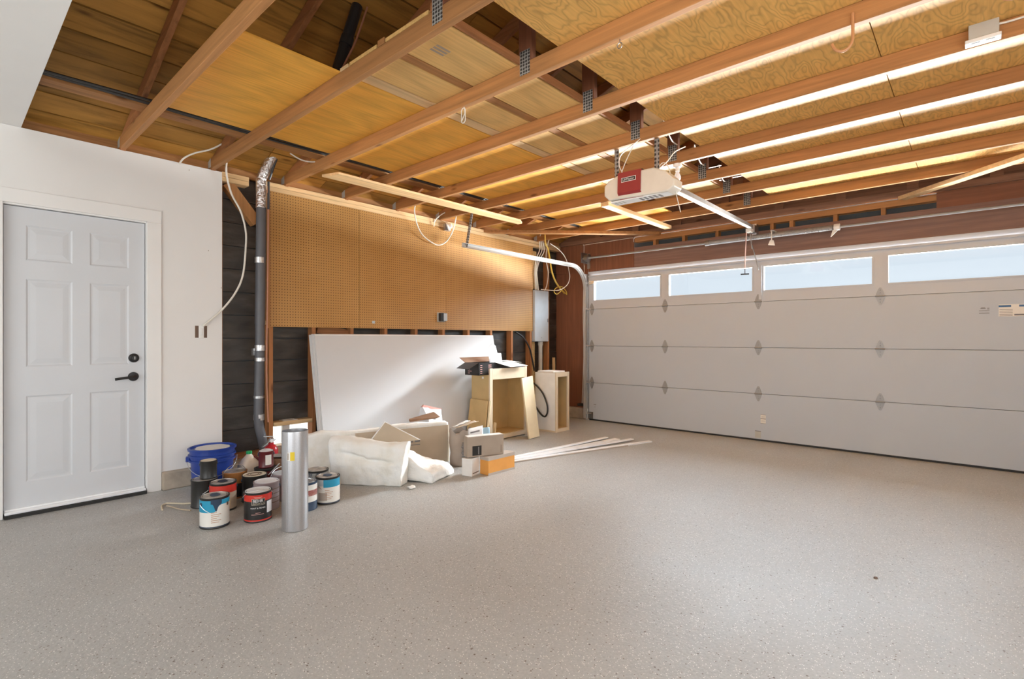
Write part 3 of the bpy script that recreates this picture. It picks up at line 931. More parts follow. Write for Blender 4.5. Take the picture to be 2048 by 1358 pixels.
# loose boards next to the attic gap
MB().box((-2.655, YK(1) - 0.02, ZP), (-2.57, YK(6), ZP + 0.02)).build('batten', 'pine_Y', bevel=0.002, label='long pale batten on the trusses along the golden plywood edge', cat='batten', group='battens on the trusses')
MB().box((-2.555, YK(1) - 0.02, ZP), (-2.295, YK(5) - 0.01, ZP + 0.018)).build('ceiling_plank', 'ply_pale', label='wide pale plank on the trusses between the two battens', cat='plank', group='planks on the trusses')
MB().box((-2.285, YK(1) - 0.02, ZP), (-2.225, YK(6), ZP + 0.032)).build('batten', 'fir_Y', bevel=0.002, label='brown batten on the trusses between two pale planks', cat='batten', group='battens on the trusses')
pk = MB().box((-2.215, YK(1) - 0.02, ZP), (-1.875, YK(7), ZP + 0.018)).build('ceiling_plank', 'ply_pale', label='wide stamped plank on the trusses along the attic gap', cat='plank', group='planks on the trusses')
s = MB()
for q in range(3):
    s.box((-2.10 + q * 0.025, YK(1) + 0.17, ZP - 0.0006), (-2.085 + q * 0.025, YK(1) + 0.26, ZP - 0.0001))
s.build('ink_stamp', 'carton_taupe', pk)
MB().box((-2.555, YK(5), ZP + 0.001), (-2.295, YK(7) + 0.1, ZP + 0.014)).build('ceiling_plank', 'pine_Y', label='short plank on the trusses above the garage door opener', cat='plank', group='planks on the trusses')
MB().box((-1.86, YK(1) - 0.02, ZP), (-1.845, YK(7), ZP + 0.04)).build('edge_strip', 'stud_Y', label='thin dark wood strip edging the attic gap', cat='wood strip')

# runner board and old cables over the eave
MB().box((-4.10, 0.38, ZP + 0.001), (-3.985, YK(8), ZP + 0.021)).build('runner_board', 'fir_Y', bevel=0.002, label='long amber runner board laid over the trusses by the eave', cat='board')
for i, (xx, zz) in enumerate(((-3.966, ZP + 0.009), (-3.938, ZP + 0.009), (-3.908, ZP + 0.01))):
    pts = [(xx + 0.004 * math.sin(y * 2.1), y, zz + 0.006 + 0.005 * math.sin(y * 3 + i * 2)) for y in [0.38 + 0.27 * q for q in range(21)]]
    MB().tube(pts, 0.0085, 6).build('attic_cable', 'cable_black', smooth=True, label=('black attic cable next to the amber runner board', 'middle one of three black attic cables over the trusses', 'black attic cable next to the golden plywood edge')[i], cat='cable', group='black attic cables')
# pale pine boards and braces nailed under the chords
MB().prism([(-4.155, 2.20, ZC - 0.021), (-3.985, 2.26, ZC - 0.021), (-3.975, 4.58, ZC - 0.021), (-4.05, 4.70, ZC - 0.021), (-4.115, 4.70, ZC - 0.021)], (0, 0, 0.020)).build('pine_board', 'pine_Y', bevel=0.002, label='long pale pine board nailed under the trusses beside the pegboard', cat='board')
MB().box((-2.885, 4.60, ZC - 0.039), (-2.795, 6.08, ZC - 0.001)).build('pine_board', 'pine_Y', bevel=0.002, label='short pale board under the trusses behind the garage door opener', cat='board')
MB().bar((-4.73, 4.72, ZC - 0.02), (-3.08, 6.36, ZC - 0.02), 0.09, 0.036).build('corner_brace', 'fir_X', bevel=0.002, label='diagonal wooden brace across the corner above the electrical panel', cat='brace', group='diagonal ceiling braces')
MB().bar((-0.53, 6.36, ZC - 0.02), (1.10, 4.72, ZC - 0.02), 0.09, 0.036).build('corner_brace', 'pine_X', bevel=0.002, label='diagonal wooden brace above the garage door windows, far from the pegboard', cat='brace', group='diagonal ceiling braces')
# black vent pipe in the attic with its copper tubing
v = thing('vent_pipe', (-2.9, 1.6, 2.69), 'black plastic vent pipe rising through the dark attic', 'pipe')
MB().tube([(-2.9, 1.604, 2.700), (-2.9, 1.772, 3.27)], 0.034, 14).build('pipe_wall', 'abs_black', v, smooth=True)
MB().tube([(-2.9, 1.688, 2.985), (-2.9, 1.706, 3.045)], 0.039, 14).build('coupling', 'black_rubber', v, smooth=True)
MB().tube([(-2.855, 1.60, 2.698), (-2.850, 1.65, 2.83), (-2.840, 1.73, 3.02), (-2.845, 1.81, 3.26)], 0.006, 8, smooth=4).build('copper_line', 'copper_tube', v, smooth=True)
MB().bar((-2.80, 1.56, 2.699), (-2.70, 1.62, 2.699), 0.05, 0.02).build('scrap_block', 'pine_X', v)

# ------------------------------------------------------------------ sectional garage door
gd = thing('door_2', (-1.72, 6.34, 0.0), 'white sectional garage door with four long windows on top', 'garage door', kind='structure')
X0, X1, DY0, DY1 = -4.16, 0.72, 6.315, 6.36
seams = [0.018, 0.542, 1.072, 1.602, 2.086]
for i in range(3):
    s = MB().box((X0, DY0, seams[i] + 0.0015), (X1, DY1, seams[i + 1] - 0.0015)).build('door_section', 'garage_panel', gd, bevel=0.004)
wins = [(-4.076, -3.055), (-2.938, -1.916), (-1.797, -0.768), (-0.640, 0.390)]
s = MB()
zb, zt = 1.725, 2.004
s.box((X0, DY0, 1.6035), (X1, DY1, zb)).box((X0, DY0, zt), (X1, DY1, 2.086))
xs = [X0] + [v for w_ in wins for v in w_] + [X1]
for i in range(0, len(xs), 2):
    s.box((xs[i], DY0, zb), (xs[i + 1], DY1, zt))
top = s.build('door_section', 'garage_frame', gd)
for a, b in wins:
    f = MB()
    e = 0.012
    f.box((a - e, DY0 - 0.006, zb - e), (b + e, DY0 + 0.002, zb + 0.004)).box((a - e, DY0 - 0.006, zt - 0.004), (b + e, DY0 + 0.002, zt + e))
    f.box((a - e, DY0 - 0.006, zb + 0.004), (a + 0.004, DY0 + 0.002, zt - 0.004)).box((b - 0.004, DY0 - 0.006, zb + 0.004), (b + e, DY0 + 0.002, zt - 0.004))
    f.build('window_frame', 'garage_frame', top)
    MB().box((a, 6.334, zb), (b, 6.34, zt)).build('pane', 'clear_glass', top)
MB().box((X0, DY1 + 0.001, 0.019), (X1, DY1 + 0.004, 1.68)).build('added_seam_backing', 'garage_frame', gd)  # added sheet behind the sections, stops light leaking through the seams
MB().box((X0, DY0 - 0.02, 2.066), (X1, DY0 + 0.01, 2.088)).build('top_rail', 'garage_frame', gd)
MB().box((X0, DY0 + 0.004, 0.0), (X1, DY1, 0.017)).build('bottom_seal', 'black_rubber', gd)

def hinge_mesh():
    m_ = MB()
    for sg in (-1, 1):
        prof = [(-0.030, 0.008), (-0.034, 0.02), (-0.022, 0.055), (-0.008, 0.085), (0.008, 0.085), (0.022, 0.055), (0.034, 0.02), (0.030, 0.008)]
        pts = [(x, 0, sg * z) for x, z in prof]
        m_.prism(pts, (0, -0.004, 0))
    m_.tube([(-0.040, -0.010, 0), (0.040, -0.010, 0)], 0.008, 8)
    m_.box((-0.034, -0.010, -0.012), (-0.026, 0, 0.012)).box((0.026, -0.010, -0.012), (0.034, 0, 0.012))
    for sg in (-1, 1):
        for z in (0.032, 0.06):
            m_.lathe([(0.006, 0), (0.005, 0.004)], n=8, M=Matrix.Translation((0, -0.004, sg * z)) @ Matrix.Rotation(math.pi / 2, 4, 'X'))
    return m_
h0 = None
for z in seams[1:4]:
    for x in (-4.112, -2.992, -1.853, -0.704, 0.44):
        p = Vector((x, DY0 - 0.0005, z))
        if h0 is None:
            m_ = hinge_mesh()
            h0 = MB()
            h0.add([v + world_of(gd) for v in m_.v], m_.f)
            h0 = h0.build('hinge', 'hinge_zinc', gd)
            h0.location = p - world_of(gd)
        else:
            again(h0, p, gd)
for z in (1.985, 1.602, 1.072, 0.542, 0.10):
    q = MB().tube([(-4.112, DY0 - 0.022, z), (-4.185, DY0 - 0.028, z)], 0.006, 8)
    q.lathe([(0.021, -0.006), (0.022, 0), (0.021, 0.006)], n=14, M=Matrix.Translation((-4.186, DY0 - 0.028, z)) @ Matrix.Rotation(math.pi / 2, 4, 'Y'))
    q.build('roller', 'bright_zinc', gd, smooth=True)
MB().prism([(-4.15, DY0 - 0.002, 1.955), (-4.06, DY0 - 0.002, 1.97), (-4.06, DY0 - 0.002, 2.00), (-4.15, DY0 - 0.002, 2.015)], (0, -0.02, 0)).build('top_bracket', 'bright_zinc', gd)
MB().box((-4.158, DY0 - 0.004, 0.02), (-4.09, DY0, 0.12)).build('bottom_bracket', 'dull_steel', gd)
ob = MB().box((-1.842, DY0 - 0.022, 1.625), (-1.812, DY0 - 0.001, 2.02)).box((-1.856, DY0 - 0.004, 1.60), (-1.80, DY0 - 0.001, 1.65)).build('arm_bracket', 'garage_frame', gd)
# stickers
def bars(rows_, mat, nm, yy=DY0 - 0.0012):
    m_ = MB()
    for xa, xb, za, zb_ in rows_:
        m_.box((xa, yy - 0.0006, za), (xb, yy, zb_))
    return m_.build(nm, mat, gd)
bars([(-1.828, -1.773, 0.203, 0.308)], 'label_white', 'warning_label', DY0 - 0.0005)
bars([(-1.828, -1.773, 0.302, 0.307), (-1.828, -1.773, 0.255, 0.262), (-1.828, -1.773, 0.204, 0.208), (-1.82, -1.78, 0.285, 0.287), (-1.82, -1.78, 0.275, 0.277), (-1.82, -1.78, 0.235, 0.237), (-1.82, -1.78, 0.225, 0.227)], 'ink_grey', 'label_print')
bars([(-1.888, -1.825, 0.035, 0.115)], 'conduit_grey', 'lift_handle', DY0 - 0.001)
bars([(-1.888, -1.825, 0.108, 0.116)], 'ink_grey', 'label_print')
bars([(0.16, 0.47, 1.372, 1.478)], 'label_white', 'warning_label', DY0 - 0.0005)
bars([(0.16, 0.24, 1.455, 1.472), (0.29, 0.45, 1.455, 1.472)], 'sticker_blue', 'label_print')
bars([(0.26, 0.45, 1.378, 1.392)] + [(0.165, 0.25, 1.375 + 0.014 * q, 1.379 + 0.014 * q) for q in range(5)], 'ink_grey', 'label_print')
bars([(0.03, 0.10, 1.425, 1.429), (0.04, 0.075, 1.446, 1.452), (0.085, 0.10, 1.446, 1.452), (0.03, 0.10, 1.402, 1.408), (0.085, 0.10, 1.436, 1.440), (0.045, 0.07, 1.452, 1.456)], 'ink_grey', 'label_print')
bars([(-4.08, -4.04, 0.228, 0.234), (-4.07, -4.05, 0.195, 0.199)], 'ink_brown', 'label_print')

# ---- left hand track
tk = thing('door_track', (-4.20, 6.27, 0.0), 'white curved steel garage door track hanging beside the pegboard', 'door track')
R = 0.33
path = [(-4.20, 6.283, 0.03), (-4.20, 6.283, 1.0), (-4.20, 6.283, 2.208 - R)]
for q in range(1, 13):
    a = math.pi / 2 * q / 12
    path.append((-4.20, 6.283 - R + R * math.cos(a), 2.208 - R + R * math.sin(a)))
path += [(-4.20, 5.0, 2.208), (-4.20, 3.88, 2.210)]
prof = [(-0.022, -0.024), (0.016, -0.024), (0.016, -0.020), (-0.018, -0.020), (-0.018, 0.020), (0.016, 0.020), (0.016, 0.024), (-0.022, 0.024)]
k = 3
MB().sweep(prof, path[:k], (1, 0, 0)).build('vertical_track', 'track_steel', tk)
MB().sweep(prof, path[k - 1:], (1, 0, 0)).build('horizontal_track', 'track_steel', tk, smooth=True, auto=30)
a = MB()
a.box((-4.235, 6.288, 0.02), (-4.228, 6.375, 2.12)).box((-4.228, 6.366, 0.02), (-4.19, 6.375, 2.12))
a.build('wall_angle', 'dull_steel', tk)
hg = MB()
hg.bar((-4.228, 3.955, 2.195), (-4.228, 4.04, 2.60), 0.036, 0.003, up=(1, 0, 0)).bar((-4.213, 3.938, 2.195), (-4.213, 4.023, 2.60), 0.003, 0.034, up=(1, 0, 0))
hg.build('hanger_angle', 'punched_angle', tk)
MB().tube([(-4.17, 3.882, 2.21), (-4.162, 3.882, 2.21)], 0.007, 8).build('end_bolt', 'dull_steel', tk)
b_ = MB()
b_.box((-4.32, 6.25, 0.196), (-4.225, 6.31, 0.232)).box((-4.30, 6.235, 0.206), (-4.27, 6.25, 0.222))
b_.build('safety_sensor', 'black_rubber', tk)
MB().tube([(-4.25, 6.27, 0.24), (-4.262, 6.30, 0.5), (-4.25, 6.31, 1.0), (-4.262, 6.31, 1.5), (-4.25, 6.31, 2.0), (-4.262, 6.35, 2.25)], 0.004, 6, smooth=6).build('sensor_wire', 'cable_white', tk, smooth=True)

# ---- torsion spring over the door
ts = thing('torsion_spring', (-1.72, 6.25, 2.2), 'steel torsion spring and shaft mounted above the garage door', 'door spring')
MB().tube([(-4.24, 6.25, 2.335), (0.82, 6.25, 2.335)], 0.0135, 12).build('shaft', 'hinge_zinc', ts, smooth=True)
pts = [(-2.40 + 1.30 * i / 240, 6.25, 2.335) for i in range(241)]
sp_ = MB().tube(pts, [0.030 if i % 2 else 0.0275 for i in range(241)], 14)
sp_.build('spring', 'hinge_zinc', ts, smooth=True)
MB().lathe([(0.032, -0.02), (0.045, -0.02), (0.05, 0), (0.05, 0.04), (0.056, 0.04), (0.056, 0.046), (0.02, 0.046)], n=20, M=Matrix.Translation((-4.165, 6.25, 2.335)) @ Matrix.Rotation(math.pi / 2, 4, 'Y')).build('cable_drum', 'dull_steel', ts, smooth=True)
MB().box((-4.229, 6.21, 2.27), (-4.223, 6.375, 2.42)).box((-4.229, 6.369, 2.20), (-4.18, 6.375, 2.42)).build('bearing_plate', 'dull_steel', ts)
MB().prism([(-1.70, 6.21, 2.275), (-1.665, 6.21, 2.27), (-1.652, 6.21, 2.212), (-1.72, 6.21, 2.225)], (0, 0.02, 0)).box((-1.692, 6.222, 2.27), (-1.682, 6.228, 2.39)).box((-1.70, 6.222, 2.376), (-1.66, 6.375, 2.384)).build('center_bracket', 'white_plastic', ts)
MB().lathe([(0.026, -0.02), (0.036, -0.02), (0.036, 0.03), (0.022, 0.034)], n=16, M=Matrix.Translation((-1.07, 6.25, 2.335)) @ Matrix.Rotation(math.pi / 2, 4, 'Y')).prism([(-1.10, 6.235, 2.31), (-1.05, 6.235, 2.31), (-1.12, 6.235, 2.24)], (0, 0.03, 0)).build('winding_cone', 'white_plastic', ts)
MB().lathe([(0.026, -0.02), (0.034, -0.02), (0.034, 0.03), (0.022, 0.034)], n=16, M=Matrix.Translation((-2.42, 6.25, 2.335)) @ Matrix.Rotation(math.pi / 2, 4, 'Y')).build('winding_cone', 'dull_steel', ts)
MB().tube([(-4.165, 6.305, 2.33), (-4.165, 6.305, 0.13)], 0.002, 6).build('lift_cable', 'dull_steel', ts)

# ---- opener
op = thing('garage_door_opener', (-1.80, 3.4, 2.17), 'cream and red garage door opener hung from the trusses', 'garage door opener')
YF, YB = 3.32, 3.45
def house(prof, ya, yb, nm, mat, bev=0.012):
    return MB().prism([(x, ya, z) for x, z in prof], (0, yb - ya, 0)).build(nm, mat, op, bevel=bev, seg=3)
house([(-2.055, 2.235), (-2.015, 2.195), (-1.555, 2.178), (-1.508, 2.205), (-1.504, 2.255), (-1.575, 2.325), (-1.66, 2.365), (-1.93, 2.37), (-2.02, 2.34), (-2.055, 2.305)], YF, YB, 'housing', 'cream_plastic')
rc = MB()
rc.prism([(-1.935, YF - 0.012, 2.232), (-1.755, YF - 0.012, 2.226), (-1.752, YF - 0.012, 2.372), (-1.932, YF - 0.012, 2.376)], (0, YB - YF + 0.016, 0))
rc.prism([(-1.935, YF - 0.012, 2.232), (-1.932, YF + 0.02, 2.186), (-1.745, YF + 0.02, 2.180), (-1.755, YF - 0.012, 2.226)], (0, 0.004, 0))
rc = rc.build('red_cover', 'red_plastic', op)
yl = YF - 0.0135
MB().box((-1.903, yl, 2.302), (-1.787, yl + 0.001, 2.334)).build('logo_plate', 'paper_white', rc)
MB().box((-1.899, yl - 0.0012, 2.306), (-1.791, yl, 2.330)).build('logo_field', 'label_black', rc)
put_text(MB(), 'LiftMaster', 0.0225, lambda x, y: (-1.845 + x, yl - 0.002, 2.3175 + y)).build('logo_lettering', 'paper_white', rc)
MB().lathe([(0.009, 0), (0.009, 0.002)], n=12, M=Matrix.Translation((-1.91, YF + 0.004, 2.207)) @ Matrix.Rotation(math.pi / 2, 4, 'X')).build('learn_button', 'pink_tape', rc)
MB().box((-2.01, YF + 0.018, 2.178), (-1.56, YB - 0.01, 2.188)).build('bottom_plate', 'paper_white', op, bevel=0.002)
v_ = MB()
for q in range(5):
    v_.box((-1.79 + q * 0.036, YF + 0.035, 2.1765), (-1.772 + q * 0.036, YB - 0.03, 2.1782))
v_.build('vent_slots', 'ink_grey', op)
v_ = MB()
for q in range(3):
    v_.box((-1.985 + q * 0.03, YF + 0.035, 2.1765), (-1.972 + q * 0.03, YB - 0.05, 2.1782))
v_.build('vent_slots', 'conduit_grey', op)
MB().box((-1.97, YF + 0.03, 2.371), (-1.76, YB - 0.01, 2.385)).build('mount_plate', 'black_metal', op)
for (x, zb2) in ((-1.985, 2.37), (-1.665, 2.36)):
    MB().box((x - 0.018, 3.384, zb2 - 0.03), (x + 0.018, 3.387, 2.655)).box((x - 0.018, 3.387, zb2 - 0.03), (x - 0.015, 3.42, 2.655)).build('hanger_strap', 'punched_angle', op)
ra, rb_ = Vector((-1.555, 3.43, 2.205)), Vector((-1.895, 6.22, 2.432))
MB().bar(ra, rb_, 0.042, 0.006).build('rail_underside', 'conduit_grey', op)
MB().bar(ra + Vector((0, 0, 0.020)), rb_ + Vector((0, 0, 0.020)), 0.034, 0.034).build('rail', 'dull_steel', op)
MB().box((-1.93, 6.20, 2.39), (-1.86, 6.30, 2.47)).box((-1.92, 6.30, 2.36), (-1.87, 6.379, 2.50)).build('header_bracket', 'galvanised', op)
ar = MB().bar((-1.90, 6.17, 2.41), (-1.885, 6.19, 2.20), 0.022, 0.006, up=(1, 0, 0)).bar((-1.885, 6.20, 2.24), (-1.835, 6.27, 1.96), 0.022, 0.006, up=(1, 0, 0))
ar.build('door_arm', 'dull_steel', op)
MB().box((-1.93, 6.12, 2.38), (-1.875, 6.20, 2.42)).build('trolley', 'white_plastic', op)
rl_ = MB().tube([(-1.925, 6.13, 2.38), (-1.93, 6.10, 2.10), (-1.932, 6.10, 1.96)], 0.005, 6).build('release_cord', 'pink_tape', op)
MB().tube([(-1.975, 6.09, 1.905), (-1.89, 6.11, 1.905)], 0.007, 8).tube([(-1.932, 6.10, 1.90), (-1.932, 6.10, 1.97)], 0.004, 6).build('release_handle', 'label_black', rl_)
for i, pts in enumerate(([(-1.74, 3.36, 2.62), (-1.80, 3.34, 2.58), (-1.92, 3.34, 2.52), (-1.945, 3.35, 2.45), (-1.93, 3.38, 2.38), (-1.96, 3.36, 2.36)],
                         [(-1.95, 3.38, 2.38), (-1.90, 3.36, 2.46), (-1.82, 3.35, 2.58)],
                         [(-1.66, 3.40, 2.37), (-1.60, 3.42, 2.42), (-1.585, 3.5, 2.50), (-1.56, 3.62, 2.565)],
                         [(-1.68, 3.40, 2.36), (-1.62, 3.38, 2.40), (-1.57, 3.36, 2.36), (-1.56, 3.40, 2.26)])):
    MB().tube(pts, 0.0035, 6, smooth=6).build('wire', 'cable_white', op, smooth=True)
MB().tube([(-1.535, 3.40, 2.20), (-1.53, 3.42, 2.14), (-1.515, 3.44, 2.05)], 0.003, 6, smooth=5).build('wire', 'cable_white', op, smooth=True)

# ------------------------------------------------------------------ things fixed to the bare wall and the ceiling
pl = ['narrow brown pegboard sheet next to the insulated duct pipe', 'brown pegboard sheet between the two other pegboards', 'widest brown pegboard sheet next to the electrical panel']
for (ya, yb), lb in zip(((2.0, 2.896), (2.900, 4.066), (4.069, 5.695)), pl):
    MB().box((-4.711, ya, 1.283), (-4.705, yb, 2.499)).build('pegboard', 'pegboard', label=lb, cat='pegboard', group='pegboard sheets')
MB().box((-4.711, 1.965, 1.27), (-4.695, 1.998, 2.50)).build('pegboard_edge_strip', 'fir_Z', label='narrow wood strip along the pegboard edge by the duct pipe', cat='wood strip')

ob = thing('outlet_box', (-4.70, 3.985, 1.38), 'grey surface outlet box on the pegboard, cover missing', 'outlet')
m_ = MB()
m_.box((-4.704, 3.925, 1.375), (-4.699, 4.045, 1.485))
m_.build('mount_plate', 'conduit_grey', ob, bevel=0.003)
m_ = MB().box((-4.699, 3.945, 1.38), (-4.655, 4.035, 1.480))
m_.build('box', 'label_black', ob, bevel=0.008)
MB().box((-4.6545, 3.985, 1.385), (-4.648, 4.04, 1.475)).build('receptacle', 'panel_grey', ob, bevel=0.003)
MB().box((-4.7045, 3.05, 1.335), (-4.703, 3.085, 1.362)).build('dymo_sticker', 'panel_grey', label='tiny grey sticker near the lower pegboard edge', cat='sticker')

sw = thing('switch_box', (-4.70, 1.44, 1.18), 'open electrical switch box with loose wires in white drywall', 'switch box')
MB().box((-4.70, 1.398, 1.182), (-4.6985, 1.486, 1.280)).build('box_opening', 'ink_brown', sw)
MB().box((-4.6985, 1.423, 1.178), (-4.690, 1.461, 1.284)).build('device_yoke', 'white_plastic', sw, bevel=0.003)
MB().box((-4.690, 1.432, 1.20), (-4.686, 1.448, 1.26)).build('device_face', 'porcelain', sw, bevel=0.002)

# insulated duct pipe
dp = thing('insulated_pipe', (-4.60, 1.88, 0.15), 'tall insulated pipe wrapped in grey jacket and foil tape', 'pipe')
MB().tube([(-4.62, 1.885, 2.31), (-4.62, 1.885, 2.56), (-4.61, 1.90, 2.61), (-4.50, 1.955, 2.80), (-4.46, 1.975, 2.87)], 0.042, 16).build('foil_wrap', 'foil', dp, smooth=True)
MB().tube([(-4.622, 1.876, 1.30), (-4.62, 1.882, 1.8), (-4.62, 1.887, 2.315)], 0.041, 16).build('grey_sleeve', 'grey_jacket', dp, smooth=True)
MB().tube([(-4.60, 1.905, 0.20), (-4.605, 1.885, 0.32), (-4.615, 1.862, 0.45), (-4.622, 1.866, 0.70), (-4.622, 1.874, 1.02), (-4.622, 1.876, 1.302)], 0.038, 16, smooth=3).build('lower_sleeve', 'grey_jacket', dp, smooth=True)
for z, h in ((1.83, 0.05), (1.07, 0.05), (0.98, 0.03), (0.66, 0.02), (0.47, 0.05)):
    yy = 1.876 if z > 0.9 else 1.866
    MB().tube([(-4.62, yy, z), (-4.62, yy, z + h)], 0.0425, 16).build('foil_band', 'foil_tape', dp, smooth=True)
MB().tube([(-4.575, 1.925, 2.50), (-4.578, 1.928, 2.2), (-4.58, 1.922, 1.5), (-4.58, 1.915, 0.9), (-4.57, 1.925, 0.45)], 0.007, 8, smooth=4).build('copper_line', 'copper_tube', dp, smooth=True)
MB().tube([(-4.575, 1.937, 2.56), (-4.53, 1.965, 2.70), (-4.47, 1.99, 2.82)], 0.010, 8, smooth=4).build('side_tube', 'black_jacket', dp, smooth=True)
MB().tube([(-4.575, 1.93, 2.54), (-4.577, 1.93, 2.30)], 0.011, 8).build('side_tube', 'black_jacket', dp, smooth=True)
MB().box((-4.68, 1.83, 1.03), (-4.64, 1.85, 1.09)).build('tape_scrap', 'foil_tape', dp)

MB().box((-4.80, 2.12, 0.419), (-4.71, 2.14, 0.423)).box((-4.80, 2.235, 0.419), (-4.71, 2.255, 0.423)).box((-4.80, 2.14, 0.419), (-4.785, 2.235, 0.423)).box((-4.725, 2.14, 0.419), (-4.71, 2.235, 0.423)).build('cover_plate', 'label_white', label='small flat white cover plate frame on the low wood ledge', cat='cover plate')

# electrical panel with conduit
ep = thing('electrical_panel', (-4.69, 5.86, 1.13), 'light grey electrical panel beside the pegboard', 'electrical panel')
MB().box((-4.79, 5.70, 1.135), (-4.682, 6.025, 1.875)).build('cabinet', 'panel_grey', ep, bevel=0.004)
MB().box((-4.682, 5.705, 1.14), (-4.674, 6.02, 1.87)).build('panel_door', 'panel_grey', ep, bevel=0.002)
MB().box((-4.674, 5.995, 1.42), (-4.668, 6.01, 1.47)).build('latch', 'dull_steel', ep)
MB().lathe([(0.006, 0), (0.005, 0.004)], n=8, M=Matrix.Translation((-4.674, 5.86, 1.19)) @ RY).build('screw', 'dull_steel', ep)
MB().tube([(-4.73, 5.90, 1.134), (-4.73, 5.90, 0.186)], 0.030, 16).lathe([(0.037, 0), (0.037, 0.05)], (-4.73, 5.90, 1.08), n=16).build('conduit', 'conduit_grey', ep, smooth=True)
MB().box((-4.80, 5.69, 0.18), (-4.772, 5.82, 1.13)).build('backing_board', 'osb', label='rough particle board strip under the electrical panel', cat='board')
MB().box((-4.80, 5.69, 1.90), (-4.775, 5.86, 2.45)).build('backing_board', 'osb', label='rough particle board strip above the electrical panel', cat='board')
MB().box((-4.66, 6.10, 0.16), (-4.62, 6.118, 0.9)).build('loose_strip', 'pine_Z', label='short wood strip leaning in the corner by the panel', cat='wood strip').rotation_euler = (0.05, 0.03, 0)

def cable(name, pts, r, mat, label, group=None, sm=8, cat='cable'):
    return MB().tube(pts, r, 8, smooth=sm).build(name, mat, smooth=True, label=label, cat=cat, group=group)

cable('loose_cable', [(-4.50, 1.60, 2.80), (-4.60, 1.605, 2.68), (-4.655, 1.618, 2.56), (-4.665, 1.66, 2.40), (-4.665, 1.735, 2.26), (-4.665, 1.775, 2.10), (-4.665, 1.775, 1.95), (-4.665, 1.752, 1.72), (-4.665, 1.69, 1.56), (-4.67, 1.585, 1.41), (-4.68, 1.47, 1.295), (-4.688, 1.45, 1.275)], 0.008, 'cable_white', 'thick white cable drooping from the ceiling to the switch box')
cable('loose_cable', [(-4.692, 1.285, 2.560), (-4.64, 1.305, 2.60), (-4.56, 1.36, 2.635), (-4.50, 1.46, 2.68), (-4.44, 1.58, 2.78)], 0.0065, 'cable_white', 'short white cable curling over the top of the drywall')
cable('loose_cable', [(-4.55, 3.50, 2.66), (-4.60, 3.52, 2.59), (-4.64, 3.58, 2.47), (-4.66, 3.67, 2.36), (-4.66, 3.80, 2.29), (-4.66, 3.92, 2.27), (-4.65, 4.03, 2.33), (-4.62, 4.10, 2.46), (-4.58, 4.11, 2.60), (-4.56, 4.10, 2.70)], 0.007, 'cable_white', 'white cable hanging in a loop over the pegboard')
cable('loose_cable', [(-4.68, 3.86, 2.48), (-4.66, 3.87, 2.56), (-4.60, 3.95, 2.64), (-4.52, 4.05, 2.68)], 0.006, 'cable_white', 'short white cable bent up from the pegboard top')
cable('loose_cable', [(-4.10, 1.90, 2.665), (-4.12, 2.0, 2.645), (-4.13, 2.10, 2.655), (-4.12, 2.2, 2.69)], 0.0055, 'cable_white', 'white cable sagging between trusses beside the foil wrapped pipe')
cable('loose_cable', [(-4.2, 2.60, 2.66), (-4.25, 2.68, 2.62), (-4.3, 2.74, 2.655)], 0.005, 'cable_white', 'short white cable poking out over the pale pine board')
for i, (dy, lb) in enumerate(((0.0, 'white panel cable hugging the pegboard edge, first of three'), (0.035, 'middle white cable of the three rising from the electrical panel'), (0.07, 'white panel cable on the corner side of the three'))):
    cable('panel_cable', [(-4.690, 5.735 + dy, 1.878), (-4.685, 5.722 + dy * 0.8, 2.0), (-4.683, 5.712 + dy * 0.7, 2.15), (-4.683, 5.745 + dy * 1.2, 2.32), (-4.68, 5.82 + dy * 1.5, 2.46), (-4.67, 5.81 + dy, 2.60), (-4.62, 5.77 + dy, 2.68)], 0.0075, 'cable_white', lb, 'panel feed cables')
cable('panel_cable', [(-4.69, 5.95, 1.878), (-4.685, 6.0, 1.98), (-4.68, 6.02, 2.15), (-4.68, 5.97, 2.34), (-4.68, 5.99, 2.5), (-4.62, 5.96, 2.62)], 0.0075, 'cable_white', 'white cable bowing away from the panel towards the corner')
for i in range(2):
    d = 0.03 * i
    lb = ('yellow cable in the corner, outer of the two', 'yellow cable in the corner, inner of the two')[i]
    e = -0.035 * i
    cable('yellow_cable', [(-4.50 + e, 5.72 + d, 2.66), (-4.52 + e, 5.76 + d, 2.54), (-4.53 + e, 5.83 + d, 2.46), (-4.53 + e, 5.88 + d, 2.30), (-4.53 + e, 5.92 + d, 2.15), (-4.53 + e, 6.0 + d, 2.02), (-4.53 + e, 6.12 + d, 1.92), (-4.53 + e, 6.25 + d * 0.5, 1.85)] + ([(-4.525, 6.27, 1.835), (-4.515, 6.24, 1.88), (-4.51, 6.12, 1.94), (-4.505, 5.98, 1.91), (-4.50, 5.93, 1.85), (-4.495, 5.99, 1.82), (-4.49, 6.09, 1.88)] if i == 0 else []), 0.0065, 'cable_yellow', lb, 'yellow corner cables')
cable('loose_cable', [(-4.46, 5.78, 2.52), (-4.43, 5.95, 2.45), (-4.42, 6.10, 2.34), (-4.41, 6.17, 2.16), (-4.41, 6.18, 2.05), (-4.42, 6.12, 1.95), (-4.45, 5.95, 1.87), (-4.64, 5.80, 1.885)], 0.006, 'cable_white', 'white cable swinging round the corner behind the yellow ones')
cable('black_hose', [(-4.74, 5.36, 1.27), (-4.70, 5.48, 1.19), (-4.69, 5.60, 1.05), (-4.69, 5.66, 0.90), (-4.68, 5.70, 0.72)], 0.012, 'cable_black', 'black hose bowing down from under the pegboard', cat='hose')
